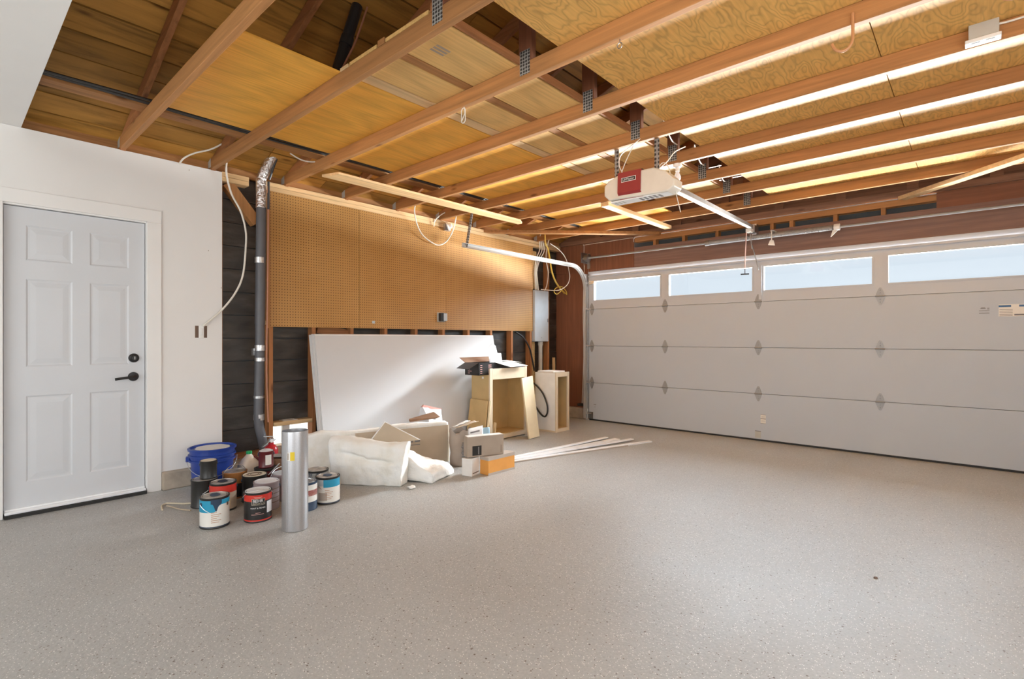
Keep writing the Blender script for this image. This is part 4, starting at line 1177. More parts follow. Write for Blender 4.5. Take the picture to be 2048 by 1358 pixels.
cable('black_hose', [(-4.34, 5.08, 0.62), (-4.245, 5.135, 0.61), (-4.10, 5.142, 0.50), (-4.02, 5.142, 0.36), (-4.01, 5.142, 0.25), (-4.05, 5.142, 0.19), (-4.12, 5.142, 0.22), (-4.22, 5.13, 0.33), (-4.33, 5.08, 0.44)], 0.011, 'cable_black', 'black hose looped beside the narrow white cabinet', cat='hose')

# round white lamp base by the pegboard top
lb_ = thing('lamp_holder', (-4.62, 4.03, 2.46), 'round white porcelain lamp base at the top of the pegboard', 'lamp base')
MB().lathe([(0.052, 0), (0.05, 0.012), (0.03, 0.02), (0.026, 0.05)], n=20, M=Matrix.Translation((-4.66, 4.06, 2.505)) @ Matrix.Rotation(math.radians(70), 4, 'Y') @ Matrix.Rotation(-0.5, 4, 'X')).build('base_disc', 'porcelain', lb_, smooth=True)
MB().box((-4.695, 4.02, 2.46), (-4.66, 4.10, 2.54)).build('junction_box', 'galvanised', lb_)
# bulb under the fifth bay
bl = thing('ceiling_bulb', (-1.78, 3.98, 2.44), 'clear bare light bulb fixed under a truss behind the opener', 'light bulb')
MB().lathe([(0.016, 0), (0.017, 0.03), (0.03, 0.035), (0.034, 0.06)], (-1.78, 3.98, 2.519), n=18).build('lamp_socket', 'porcelain', bl, smooth=True)
MB().lathe([(0.002, 0), (0.014, 0.004), (0.026, 0.02), (0.028, 0.036), (0.02, 0.058), (0.014, 0.072), (0.014, 0.082)], (-1.78, 3.98, 2.437), n=18).build('bulb', 'clear_film', bl, smooth=True)
# hooks
def jhook(pts, label):
    MB().tube(pts, 0.0065, 8, smooth=6).build('utility_hook', 'hook_copper', smooth=True, label=label, cat='hook', group='copper utility hooks')
yk = YK(3) - TH / 2 - 0.007
jhook([(-0.404, yk, 2.625), (-0.404, yk - 0.001, 2.53), (-0.406, yk - 0.002, 2.50), (-0.42, yk - 0.003, 2.475), (-0.445, yk - 0.004, 2.468), (-0.47, yk - 0.004, 2.485), (-0.484, yk - 0.004, 2.515)], 'copper coloured J hook screwed to the fourth truss')
jhook([(0.16, yk, 2.625), (0.16, yk, 2.52), (0.155, yk, 2.495), (0.13, yk, 2.470), (0.10, yk, 2.466), (0.075, yk, 2.485), (0.06, yk, 2.51)], 'copper coloured hook at the top edge of the photo')
ring = [(-1.24 + 0.012 * math.sin(a), YK(2) - 0.002, 2.55 + 0.014 * math.cos(a)) for a in [i * 0.5 for i in range(13)]]
MB().tube([(-1.24, YK(2), 2.585), (-1.24, YK(2) - 0.001, 2.566)] + ring, 0.0022, 6).build('screw_eye', 'dull_steel', smooth=True, label='small screw eye under the third truss', cat='screw eye')
loop = [(-2.313 + 0.020 * math.sin(a) + 0.004 * math.sin(3 * a), YK(2) - 0.005, 2.53 + 0.046 * math.cos(a)) for a in [i * 0.42 for i in range(16)]]
MB().tube(loop, 0.0028, 6).tube([(-2.31, YK(2) - 0.004, 2.60), (-2.30, YK(2) - 0.006, 2.54), (-2.325, YK(2) - 0.006, 2.50)], 0.0025, 6).build('wire_loop', 'cable_white', smooth=True, label='small loop of pale wire hanging under the third truss', cat='wire')
# ceiling outlet
co = thing('ceiling_outlet', (0.03, 3.33, 2.585), 'white duplex outlet in a metal box on a truss', 'outlet')
yo = YK(4) - TH / 2
MB().box((-0.022, yo - 0.045, 2.60), (0.086, yo - 0.001, 2.672)).build('metal_box', 'conduit_grey', co, bevel=0.003)
MB().box((-0.034, yo - 0.055, 2.582), (0.094, yo + 0.0, 2.5995)).build('cover_plate', 'white_plastic', co, bevel=0.003)
for x in (0.004, 0.056):
    MB().box((x - 0.017, yo - 0.042, 2.5795), (x + 0.017, yo - 0.012, 2.5825)).build('receptacle', 'panel_grey', co, bevel=0.003)
cable('loose_cable', [(0.085, yo - 0.02, 2.65), (0.16, yo - 0.01, 2.652), (0.5, yo - 0.01, 2.665)], 0.005, 'cable_white', 'white cable leading away from the ceiling outlet box')
for i, (x, y) in enumerate(((-1.60, YK(4) + 0.2), (-1.63, YK(5) + 0.2), (-1.66, YK(6) + 0.2))):
    cable('gap_cable', [(x - 0.02, y - 0.17, ZC + 0.13), (x - 0.05, y - 0.05, ZC + 0.10), (x - 0.09, y + 0.12, ZC + 0.08), (x - 0.13, y + 0.30, ZC + 0.11)], 0.0045, 'cable_white', 'white cable crossing the attic gap, ' + ('first of three', 'second of three', 'third of three')[i] + ' from the opener', 'attic gap cables')

cable('sensor_cable', [(-4.285, 6.372, 2.20), (-4.285, 6.372, 2.53), (-4.27, 6.372, 2.555), (-3.9, 6.372, 2.557), (-3.52, 6.372, 2.560), (-3.48, 6.372, 2.545), (-3.478, 6.372, 2.50)], 0.0035, 'cable_white', 'thin pale wire framing the brown panel beside the door spring', sm=5)

# ------------------------------------------------------------------ drywall sheets leaning on the studs
def lean_sheet(off, y0, y1, h, label, front=False):
    xb, xt, zt = -4.42 - off, -4.645 - off, h
    d = Vector((xt - xb, 0, zt)).normalized()
    n_ = Vector((d.z, 0, -d.x)) * 0.012
    def q(y, t, nn):
        p = Vector((xb, y, 0.004)) + Vector((xt - xb, 0, zt - 0.004)) * t
        return p - n_ * nn
    t = thing('drywall_sheet', (xb, (y0 + y1) / 2, 0), label, 'drywall sheet', 'drywall sheets leaning on the studs')
    m_ = MB()
    m_.add([q(y0, 0, 0), q(y1, 0, 0), q(y1, 1, 0), q(y0, 1, 0), q(y0, 0, 0.06), q(y1, 0, 0.06), q(y1, 1, 0.06), q(y0, 1, 0.06)], [(0, 1, 2, 3), (7, 6, 5, 4), (0, 4, 5, 1), (1, 5, 6, 2), (2, 6, 7, 3), (3, 7, 4, 0)])
    m_.build('face_paper', 'sheet_paper', t)
    m_ = MB()
    m_.add([q(y0 + .001, 0, .07), q(y1 - .001, 0, .07), q(y1 - .001, .999, .07), q(y0 + .001, .999, .07), q(y0 + .001, 0, 1), q(y1 - .001, 0, 1), q(y1 - .001, .999, 1), q(y0 + .001, .999, 1)], [(0, 1, 2, 3), (7, 6, 5, 4), (0, 4, 5, 1), (1, 5, 6, 2), (2, 6, 7, 3), (3, 7, 4, 0)])
    m_.build('gypsum_core', 'gypsum', t)
    if front:
        e = MB()
        e.add([q(y0, .999, -0.05), q(y1, .999, -0.05), q(y1, 1.004, 0.5), q(y0, 1.004, 0.5), q(y0, .992, -0.05), q(y1, .992, -0.05)], [(0, 1, 2, 3), (4, 5, 1, 0)])
        e.build('edge_tape', 'paper_white', t)
lean_sheet(0.0, 2.385, 4.815, 1.216, 'front drywall sheet leaning under the pegboard, smooth off-white face', True)
lean_sheet(0.016, 2.365, 4.80, 1.218, 'middle drywall sheet leaning under the pegboard, only its edge showing')
lean_sheet(0.032, 2.350, 4.79, 1.212, 'rear drywall sheet leaning under the pegboard, only its edge showing')

# ------------------------------------------------------------------ insulation
path = spline([Vector(p) for p in ((-3.75, 3.27, 0), (-3.90, 2.82, 0), (-4.03, 2.42, 0), (-4.13, 2.17, 0), (-4.20, 2.02, 0))], 10)
def on_path(u):
    f_ = u * (len(path) - 1)
    i = min(int(f_), len(path) - 2)
    p = path[i].lerp(path[i + 1], f_ - i)
    d = (path[i + 1] - path[i]).normalized()
    return p, Vector((-d.y, d.x, 0)), d
def batt_back(u, v, w_):
    p, n_, d = on_path(u)
    if n_.x > 0:
        n_ = -n_
    h = 0.375 + 0.012 * math.sin(u * 9)
    if u > 0.72:
        h -= (u - 0.72) * 0.16
    return p + n_ * (0.09 * w_ + 0.012 * math.sin(v * 3.0)) + Vector((0, 0, v * h))
ib = thing('insulation_batt', (-3.95, 2.7, 0), 'long glass wool batt standing on edge behind the rubble, brown paper face', 'insulation', 'insulation batts')
soft_slab(batt_back, 60, 16, 4, 0.010, 8, 1.0).build('wool', 'glass_wool', ib, smooth=True, auto=0)
kf = MB()
vs, fs = [], []
nu, nv = 30, 8
for i in range(nu + 1):
    for j_ in range(nv + 1):
        u, v = 0.50 * i / nu - 0.012, 0.015 + 0.925 * j_ / nv
        p, n_, d = on_path(max(u, 0))
        if n_.x > 0:
            n_ = -n_
        q = p - n_ * (0.017 + 0.004 * math.sin(v * 5 + u * 20)) + Vector((0, 0, v * 0.375))
        if i == 0:
            q = q + n_ * 0.02 + Vector((0, 0.012, 0))
        vs.append(q)
for i in range(nu):
    for j_ in range(nv):
        a = i * (nv + 1) + j_
        fs.append((a, a + nv + 1, a + nv + 2, a + 1))
kf.add(vs, fs)
kf = kf.build('kraft_facing', 'kraft', ib, smooth=True, auto=0)
pr_ = MB()
def on_kraft(y, z):
    p, n_, d = on_path(max(0.0, (3.27 - y) / 1.30))
    if n_.x > 0:
        n_ = -n_
    return p - n_ * 0.0245 + Vector((0, 0, z))
for (ya, yb, za, zb_) in ((2.93, 2.965, 0.225, 0.245), (2.985, 3.02, 0.222, 0.25), (3.03, 3.06, 0.222, 0.25), (2.99, 3.06, 0.195, 0.202)):
    pr_.add([on_kraft(ya, za), on_kraft(yb, za), on_kraft(yb, zb_), on_kraft(ya, zb_)], [(0, 1, 2, 3)])
pr_.build('printed_marking', 'ink_grey', kf, fix=False)

A, B = Vector((-3.895, 2.145, 0)), Vector((-3.375, 2.445, 0))
al = (B - A).normalized()
nn = Vector((-al.y, al.x, 0))
def batt_front(u, v, w_):
    p = A.lerp(B, u)
    top = 0.372 - 0.02 * u + 0.012 * math.sin(u * 7)
    bow = 0.03 * math.sin(math.pi * v) + 0.02 * math.sin(u * 5)
    flare = al * (0.05 * v * (u - 0.15)) - nn * 0.015 * v
    crease = 0.028 * math.exp(-((v - 0.66 + 0.18 * (u - 0.5)) / 0.055) ** 2) * math.sin(math.pi * min(1, max(0, u * 1.2 - 0.1)))
    rnd = 1 - 0.10 * (abs(2 * w_ - 1) ** 3) * v
    return p + nn * (0.14 * w_ * (1 - 0.15 * v) - (bow - crease) * (1 - w_)) + flare + Vector((0, 0, v * top * rnd))
soft_slab(batt_front, 54, 40, 10, 0.017, 6, 5.0).build('insulation_batt', 'glass_wool', smooth=True, auto=0, label='upright square of cream glass wool beside the aqua paint can', cat='insulation', group='insulation batts')

poly = [(-3.70, 2.60), (-3.30, 2.66), (-3.18, 2.86), (-3.36, 3.05), (-3.54, 3.13), (-3.66, 2.95)]
def batt_flat(u, v, w_):
    a = Vector((-3.62, 2.50, 0)).lerp(Vector((-3.25, 2.68, 0)), u)
    b = Vector((-3.70, 3.02, 0)).lerp(Vector((-3.39, 3.03, 0)), u)
    p = a.lerp(b, v)
    back = 1 - u
    h = 0.11 + 0.17 * (back ** 1.3) * (1 - 0.75 * v) + 0.02 * math.sin(u * 6 + v * 4)
    h *= (1 - 0.45 * (abs(2 * u - 1) ** 6)) * (1 - 0.45 * (v ** 4))
    return p + Vector((0, 0, 0.004 + w_ * h))
soft_slab(batt_flat, 36, 36, 6, 0.018, 7, 9.0).build('insulation_batt', 'glass_wool', smooth=True, auto=0, label='crumpled white glass wool slumped on the floor by the cartons', cat='insulation', group='insulation batts')
fl = MB()
fl.lathe([(0.004, 0), (0.028, 0.004), (0.034, 0.012), (0.02, 0.022), (0.004, 0.027)], (-3.29, 2.484, 0.0), n=14)
for i, v in enumerate(fl.v):
    d = noise.noise_vector(v * 40) * 0.009
    fl.v[i] = Vector((v.x + d.x * 1.5, v.y + d.y * 2, max(0.001, v.z + d.z)))
fl.build('wool_scrap', 'glass_wool', smooth=True, auto=0, label='small tuft of white wool alone on the floor', cat='wool scrap')

# drywall offcut poking out
oc = thing('drywall_offcut', (-3.7, 2.6, 0.27), 'triangular drywall offcut leaning out of the insulation', 'drywall offcut')
pp = [Vector((-3.705, 2.525, 0.475)), Vector((-3.605, 2.825, 0.292)), Vector((-3.69, 2.66, 0.275)), Vector((-3.775, 2.40, 0.29))]
nrm = (pp[1] - pp[0]).cross(pp[3] - pp[0]).normalized()
if nrm.x < 0:
    nrm = -nrm
MB().prism(pp, -nrm * 0.010).build('gypsum_core', 'gypsum', oc)
MB().prism([p + nrm * 0.0012 for p in [pp[0].lerp(pp[2], 0.03), pp[1].lerp(pp[3], 0.03), pp[2], pp[3].lerp(pp[1], 0.02)]], -nrm * 0.001).build('face_paper', 'kraft', oc)

# bag behind with pink top, brown flap
bg_ = thing('plastic_bag', (-4.0, 3.28, 0), 'white plastic sack with a pink folded top against the drywall sheet', 'bag')
def bagf(u, v, w_):
    wd = 0.13 * (1 - 0.35 * math.sin(v * math.pi * 0.95) * (v > 0.55)) if v > 0.55 else 0.13
    th = 0.10 * (1 - v ** 3) + 0.012
    c = Vector((-4.07, 3.32, 0))
    return c + Vector(((w_ - 0.5) * th * 2, (u - 0.5) * 2 * wd, 0.004 + v * (0.50 - 0.06 * u)))
soft_slab(bagf, 16, 24, 6, 0.014, 12, 3.0).build('sack', 'bag_white', bg_, smooth=True, auto=0)
MB().prism([(-4.08, 3.20, 0.500), (-4.08, 3.445, 0.440), (-4.08, 3.455, 0.457), (-4.08, 3.225, 0.520)], (0.02, 0, 0)).build('folded_top', 'bag_pink', bg_)
MB().prism([(-3.915, 3.19, 0.40), (-3.915, 3.25, 0.385), (-3.915, 3.25, 0.41), (-3.915, 3.20, 0.425)], (0.001, 0, 0)).build('printed_marking', 'ink_grey', bg_)
MB().prism([(-3.905, 2.94, 0.402), (-3.895, 2.935, 0.425), (-3.885, 3.215, 0.463), (-3.865, 3.27, 0.415), (-3.885, 3.23, 0.402)], (-0.02, 0.0, 0.004)).build('cardboard_flap', 'cardboard_dark', label='dark brown cardboard flap lying on top of the long batt', cat='cardboard')

# paper sack of rubbish
tb = thing('paper_sack', (-3.66, 3.33, 0), 'open tan paper sack of rubbish behind the taupe carton', 'paper sack')
def sackf(u, v, w_):
    c = Vector((-3.585, 3.275, 0))
    a = 2 * math.pi * u
    r1, r2 = 0.095 * (1 + 0.12 * v), 0.085 * (1 + 0.1 * v)
    return c + Vector((r1 * math.cos(a) * 0.9 + 0.0, r2 * math.sin(a) * 1.2, 0.004 + v * 0.315))
vs, fs = [], []
nu, nv = 32, 14
for j_ in range(nv + 1):
    for i in range(nu):
        p = sackf(i / nu, j_ / nv, 0)
        p += noise.noise_vector(p * 14) * 0.012
        if j_ == nv:
            p.z += 0.02 * math.sin(i * 1.1)
        vs.append(p)
for j_ in range(nv):
    for i in range(nu):
        i2 = (i + 1) % nu
        fs.append((j_ * nu + i, j_ * nu + i2, (j_ + 1) * nu + i2, (j_ + 1) * nu + i))
fs.append(tuple(range(nu - 1, -1, -1)))
m_ = MB(); m_.add(vs, fs)
m_.build('sack_body', 'bag_tan', tb, smooth=True, auto=0)
MB().prism([(-3.64, 3.20, 0.27), (-3.53, 3.22, 0.27), (-3.53, 3.34, 0.27), (-3.64, 3.34, 0.27)], (0, 0, 0.01)).build('dark_contents', 'cardboard_dark', tb)
pr_ = MB()
for q in range(9):
    z = 0.07 + q * 0.018
    p0, p1 = Vector((-3.502, 3.21 + 0.006 * (q % 3), z)), Vector((-3.496, 3.27, z))
    pr_.box((p0.x, p0.y, z), (p1.x + 0.006, p1.y, z + 0.007))
pr_.build('printed_marking', 'ink_grey', tb)
for nm, pts, mt, lb in (
    ('crumpled_paper', [(-3.69, 3.26, 0.345), (-3.61, 3.22, 0.355), (-3.60, 3.42, 0.385), (-3.70, 3.46, 0.375)], 'paper_white', 'crumpled white paper sticking out of the tan sack'),
    ('cardboard_scrap', [(-3.575, 3.17, 0.350), (-3.51, 3.19, 0.36), (-3.49, 3.42, 0.40), (-3.56, 3.43, 0.395)], 'kraft', 'tan cardboard scrap on top of the sack'),
    ('paper_sheet', [(-3.41, 3.235, 0.02), (-3.38, 3.39, 0.02), (-3.425, 3.41, 0.365), (-3.45, 3.25, 0.35)], 'paper_white', 'white printed paper sheet standing behind the taupe carton'),
    ('blue_bag', [(-3.48, 3.45, 0.012), (-3.45, 3.56, 0.012), (-3.47, 3.54, 0.33), (-3.50, 3.43, 0.325)], 'paper_blue', 'pale blue plastic scrap behind the taupe carton')):
    pv = [Vector(p) for p in pts]
    nz_ = (pv[1] - pv[0]).cross(pv[3] - pv[0]).normalized()
    g = 10
    vs, fs = [], []
    for i in range(g + 1):
        for j_ in range(g + 1):
            p = pv[0].lerp(pv[1], i / g).lerp(pv[3].lerp(pv[2], i / g), j_ / g)
            vs.append(p + nz_ * noise.noise(p * 18) * (0.012 if nm != 'paper_sheet' else 0.003))
    for i in range(g):
        for j_ in range(g):
            a = i * (g + 1) + j_
            fs.append((a, a + g + 1, a + g + 2, a + 1))
    m_ = MB(); m_.add(vs, fs)
    o = m_.build(nm, mt, smooth=True, auto=0, label=lb, cat=nm.split('_')[-1] if nm != 'blue_bag' else 'plastic bag')
    md = o.modifiers.new('sheet', 'SOLIDIFY')
    md.thickness = 0.002
    if nm == 'paper_sheet':
        pr_ = MB()
        for rr_, (ua, ub, va, vb) in enumerate(((0.1, 0.75, 0.86, 0.90), (0.1, 0.3, 0.62, 0.64), (0.65, 0.9, 0.62, 0.70))):
            c4 = [pv[0].lerp(pv[1], u).lerp(pv[3].lerp(pv[2], u), v) + nz_ * (0.005 if nz_.x > 0 else -0.005) for u, v in ((ua, va), (ub, va), (ub, vb), (ua, vb))]
            pr_.add(c4, [(0, 1, 2, 3)])
        pr_.build('printed_marking', 'ink_grey', o, fix=False)

# cartons
def carton(name, c, yaw, size, mat, label, marks=(), cat='carton', z=0.0):
    t = thing(name, (c[0], c[1], z), label, cat, 'cartons in the pile')
    M = rotz(yaw, (c[0], c[1], z))
    l, d, h = size
    b_ = MB().box((-l / 2, -d / 2, 0.001), (l / 2, d / 2, h), M).build('box_body', mat, t, bevel=0.003)
    for nm, a, b2, mt in marks:
        MB().box(a, b2, M).build(nm, mt, b_)
    return t
# local x runs along the long side, local -y faces the camera
yo_ = math.atan2(3.479 - 3.152, -3.085 + 3.095)
l, d, h = 0.327, 0.105, 0.155
carton('orange_carton', (-3.145, 3.318), yo_, (l, d, h), 'carton_orange', 'orange carton edged with grey tape on the floor by the white trim',
       [('tape', (-l / 2 - 0.001, -d / 2 - 0.001, h - 0.028), (l / 2 + 0.001, d / 2 + 0.001, h + 0.001), 'carton_tape'), ('tape', (-l / 2 - 0.0, -d / 2 - 0.001, 0.001), (l / 2 + 0.001, -d / 2 + 0.004, 0.02), 'carton_tape')])
yw = math.atan2(3.174 - 3.051, -3.208 + 3.174)
carton('white_carton', (-3.245, 3.085), yw, (0.128, 0.10, 0.150), 'carton_white', 'small white carton on the floor under the taupe carton',
       [('printed_marking', (-0.05, -0.0512, 0.02), (0.055, -0.0502, 0.028), 'ink_brown')])
yb_ = math.atan2(3.34 - 3.02, -3.10 + 3.225)
carton('taupe_carton', (-3.20, 3.20), yb_, (0.345, 0.085, 0.175), 'carton_taupe', 'taupe carton with a black square, set on the orange and white cartons',
       [('black_square', (-0.125, -0.0435, 0.012), (-0.04, -0.0426, 0.095), 'label_black'), ('bottle_print', (-0.072, -0.0442, 0.02), (-0.062, -0.0436, 0.085), 'ink_grey'), ('printed_marking', (0.145, -0.0435, 0.02), (0.149, -0.0426, 0.085), 'ink_brown'), ('top_flap', (-0.165, -0.045, 0.1752), (0.165, 0.03, 0.178), 'carton_white')], z=0.157)

# ------------------------------------------------------------------ open cabinet carcass
XF, XBk, Y0c, Y1c = -4.10, -4.40, 4.205, 4.845
cb = thing('base_cabinet', (-4.25, 4.52, 0), 'open unfinished base cabinet carcass without doors', 'cabinet')
MB().box((XBk, Y0c, 0.0), (XF - 0.02, Y0c + 0.016, 0.745)).build('side_panel', 'mdf', cb)
MB().box((XBk, Y1c - 0.016, 0.0), (XF - 0.02, Y1c, 0.745)).build('side_panel', 'mdf', cb)
MB().box((XBk - 0.006, Y0c, 0.0), (XBk, Y1c, 0.745)).build('back_panel', 'mdf', cb)
MB().box((XBk, Y0c + 0.016, 0.05), (XF - 0.02, Y1c - 0.016, 0.066)).build('bottom_panel', 'mdf', cb)
MB().box((XBk - 0.006, Y0c, 0.745), (XF - 0.02, Y1c, 0.760)).build('top_panel', 'mdf', cb)
MB().box((XF - 0.02, Y0c - 0.006, 0.0), (XF, Y0c + 0.04, 0.835)).build('face_stile', 'frame_pine', cb, bevel=0.002)
MB().box((XF - 0.02, Y1c - 0.035, 0.0), (XF, Y1c + 0.006, 0.835)).build('face_stile', 'frame_pine', cb, bevel=0.002)
MB().box((XF - 0.02, Y0c + 0.04, 0.705), (XF, Y1c - 0.035, 0.830)).build('face_rail', 'frame_pine', cb, bevel=0.002)
MB().box((XF - 0.02, Y0c + 0.04, 0.01), (XF, Y1c - 0.035, 0.06)).build('face_rail', 'frame_pine', cb, bevel=0.002)
MB().box((-4.235, Y0c - 0.001, 0.715), (-4.205, Y0c - 0.0002, 0.738)).build('paper_tag', 'label_white', cb)
# leaning loose boards
def leaner(pts, vec, nm, mat, label, cat='board'):
    return MB().prism(pts, vec).build(nm, mat, bevel=0.002, label=label, cat=cat)
leaner([(-3.885, 4.615, 0.002), (-3.905, 4.83, 0.002), (-4.085, 4.915, 0.715), (-4.075, 4.70, 0.695)], (0.022, 0.0, 0.004), 'leaning_board', 'board_pale', 'pale loose panel leaning on the front of the open cabinet', 'panel')
leaner([(-4.135, 4.145, 0.004), (-4.40, 4.115, 0.004), (-4.395, 4.185, 0.475), (-4.115, 4.19, 0.470)], (0, -0.012, 0), 'fibreboard_offcut', 'mdf', 'tan fibreboard offcut leaning on the cabinet side', 'panel')
MB().bar((-4.03, 4.075, 0.01), (-4.085, 4.185, 0.47), 0.02, 0.012).build('wood_stick', 'board_pale', label='thin pale stick leaning on the cabinet corner', cat='stick')
MB().box((-4.05, 4.18, 0.001), (-4.02, 4.195, 0.23)).build('cardboard_scrap', 'cardboard', label='small brown cardboard strip standing by the cabinet foot', cat='cardboard').rotation_euler = (-0.02, 0.08, 0.3)

# dark printed box with open flaps on the cabinet
bx = thing('flap_box', (-4.25, 4.3, 0.76), 'open black printed box with white flaps on top of the cabinet', 'box')
z0, z1 = 0.761, 0.900
xa, xb, ya, yb = -4.37, -4.15, 4.065, 4.60
m_ = MB()
m_.box((xa, ya, z0 ), (xb, yb, z0 + 0.004)).box((xa, ya, z0), (xa + 0.004, yb, z1)).box((xb - 0.004, ya, z0), (xb, yb, z1)).box((xa, ya, z0), (xb, ya + 0.004, z1)).box((xa, yb - 0.004, z0), (xb, yb, z1))
m_.build('box_body', 'label_black', bx)
def flap(a, b, c_, d_, nm, mat, th=0.003):
    a, b, c_, d_ = Vector(a), Vector(b), Vector(c_), Vector(d_)
    n_ = (b - a).cross(d_ - a).normalized()
    if n_.z < 0:
        n_ = -n_
    return MB().prism([a, b, c_, d_], n_ * th).build(nm, mat, bx)
flap((xb, 4.33, z1), (xb, yb, z1), (-4.06, 4.82, 0.846), (-4.055, 4.50, 0.842), 'flap', 'carton_white')
flap((xb, yb, z1 + 0.004), (xa, yb, z1 + 0.004), (xa, yb + 0.17, 0.905), (xb + 0.03, yb + 0.17, 0.885), 'flap', 'paper_white')
flap((xa, ya, z1), (xb, ya, z1), (xb, ya - 0.15, 0.835), (xa, ya - 0.13, 0.84), 'flap', 'label_black')
flap((xa, ya, z1), (xa, yb, z1), (xa - 0.075, yb, 0.955), (xa - 0.075, ya - 0.02, 0.955), 'flap', 'cardboard_dark')
pr_ = MB()
for r_ in range(5):
    for c2 in range(2):
        pr_.box((xb, ya + 0.03 + c2 * 0.13, z0 + 0.02 + r_ * 0.022), (xb + 0.0006, ya + 0.03 + c2 * 0.13 + 0.03 + 0.02 * ((r_ * 3 + c2) % 3), z0 + 0.027 + r_ * 0.022))
    pr_.box((xa + 0.05, ya - 0.0006, z0 + 0.02 + r_ * 0.022), (xa + 0.08 + 0.03 * (r_ % 2), ya, z0 + 0.026 + r_ * 0.022))
pr_.build('printed_marking', 'bag_pink', bx)
# packing paper and bubble film rising from it
pk2 = thing('packing_paper', (-4.25, 4.42, 0.80), 'white packing paper with lettering and bubble film in the open box', 'packing paper')
pv = [Vector(p) for p in ((-4.20, 4.36, 0.80), (-4.20, 4.53, 0.80), (-4.27, 4.56, 1.00), (-4.27, 4.40, 1.01))]
MB().prism(pv, (0.004, 0, 0)).build('paper_sheet', 'paper_white', pk2)
pv = [Vector(p) for p in ((-4.29, 4.40, 0.83), (-4.29, 4.58, 0.83), (-4.36, 4.56, 1.09), (-4.36, 4.50, 1.12), (-4.36, 4.42, 1.06))]
MB().prism(pv, (0.004, 0, 0)).build('bubble_film', 'clear_film', pk2)
vs, fs = [], []
lt_ = MB()
for s_, yy, zz, sz in (('O', 4.52, 1.075, 0.055), ('0', 4.545, 1.03, 0.05), ('8', 4.50, 1.02, 0.05), ('0', 4.565, 0.98, 0.05), ('6', 4.53, 0.97, 0.045), ('3', 4.465, 1.05, 0.04)):
    put_text(lt_, s_, sz, lambda x, y: (-4.345, yy + x, zz + y), bold=1.2)
lt_.build('lettering', 'paper_white', pk2)
MB().box((-4.44, 4.64, 0.762), (-4.40, 4.70, 0.955)).build('white_packet', 'carton_white', label='little white packet on the cabinet behind the flaps', cat='packet')

# ------------------------------------------------------------------ narrow cabinet
nc = thing('narrow_cabinet', (-4.05, 5.30, 0), 'narrow tall cabinet carcass with white sides and open front', 'cabinet')
xf, xk, ya, yb, h = -3.885, -4.225, 5.165, 5.435, 0.745
MB().box((xk, ya, 0.0), (xf - 0.018, ya + 0.014, h)).build('side_panel', 'melamine', nc)
MB().box((xk, yb - 0.014, 0.0), (xf - 0.018, yb, h)).build('side_panel', 'mdf', nc)
MB().box((xk - 0.005, ya, 0.0), (xk, yb, h)).build('back_panel', 'mdf', nc)
MB().box((xk, ya + 0.014, 0.03), (xf - 0.018, yb - 0.014, 0.045)).build('bottom_panel', 'mdf', nc)
MB().box((xk, ya + 0.014, h - 0.016), (xf - 0.018, yb - 0.014, h)).build('top_panel', 'mdf', nc)
MB().box((xf - 0.018, ya - 0.004, 0.0), (xf, ya + 0.034, h + 0.006)).build('face_stile', 'frame_pine', nc, bevel=0.002)
MB().box((xf - 0.018, yb - 0.034, 0.0), (xf, yb + 0.004, h + 0.006)).build('face_stile', 'frame_pine', nc, bevel=0.002)
MB().box((xf - 0.018, ya + 0.034, h - 0.05), (xf, yb - 0.034, h + 0.006)).build('face_rail', 'frame_pine', nc, bevel=0.002)
MB().box((xf - 0.018, ya + 0.034, 0.0), (xf, yb - 0.034, 0.045)).build('face_rail', 'frame_pine', nc, bevel=0.002)
MB().box((xk, ya, 0.0), (xf - 0.018, ya - 0.003, 0.02)).build('base_strip', 'frame_pine', nc)
MB().box((xk + 0.02, ya + 0.02, h + 0.001), (xf - 0.06, yb - 0.01, h + 0.018)).build('foam_sheet', 'carton_white', bevel=0.003, label='white foam sheet lying on the narrow cabinet', cat='foam sheet')
# small shelf box and pale bucket between the two cabinets
sb = thing('small_shelf', (-4.42, 5.25, 0.37), 'small brown wooden shelf piece between the two cabinets', 'shelf')
MB().box((-4.66, 5.10, 0.405), (-4.36, 5.40, 0.42)).build('shelf_board', 'pine_X', sb)
MB().box((-4.66, 5.10, 0.42), (-4.648, 5.40, 0.60)).build('shelf_back', 'cardboard', sb)
bk = thing('pail', (-4.50, 5.28, 0), 'pale blue pail under the small shelf between the cabinets', 'pail')
MB().lathe([(0.115, 0.0), (0.12, 0.02), (0.135, 0.34), (0.142, 0.345), (0.142, 0.365), (0.132, 0.365), (0.128, 0.345), (0.112, 0.03)], (-4.50, 5.26, 0.002), n=28).build('pail_body', 'bucket_pale_blue', bk, smooth=True)
MB().lathe([(0.1425, 0), (0.1445, 0.02), (0.12, 0.03), (0.1, 0.036)], (-4.50, 5.26, 0.368), n=28).build('lid', 'panel_grey', bk, smooth=True)

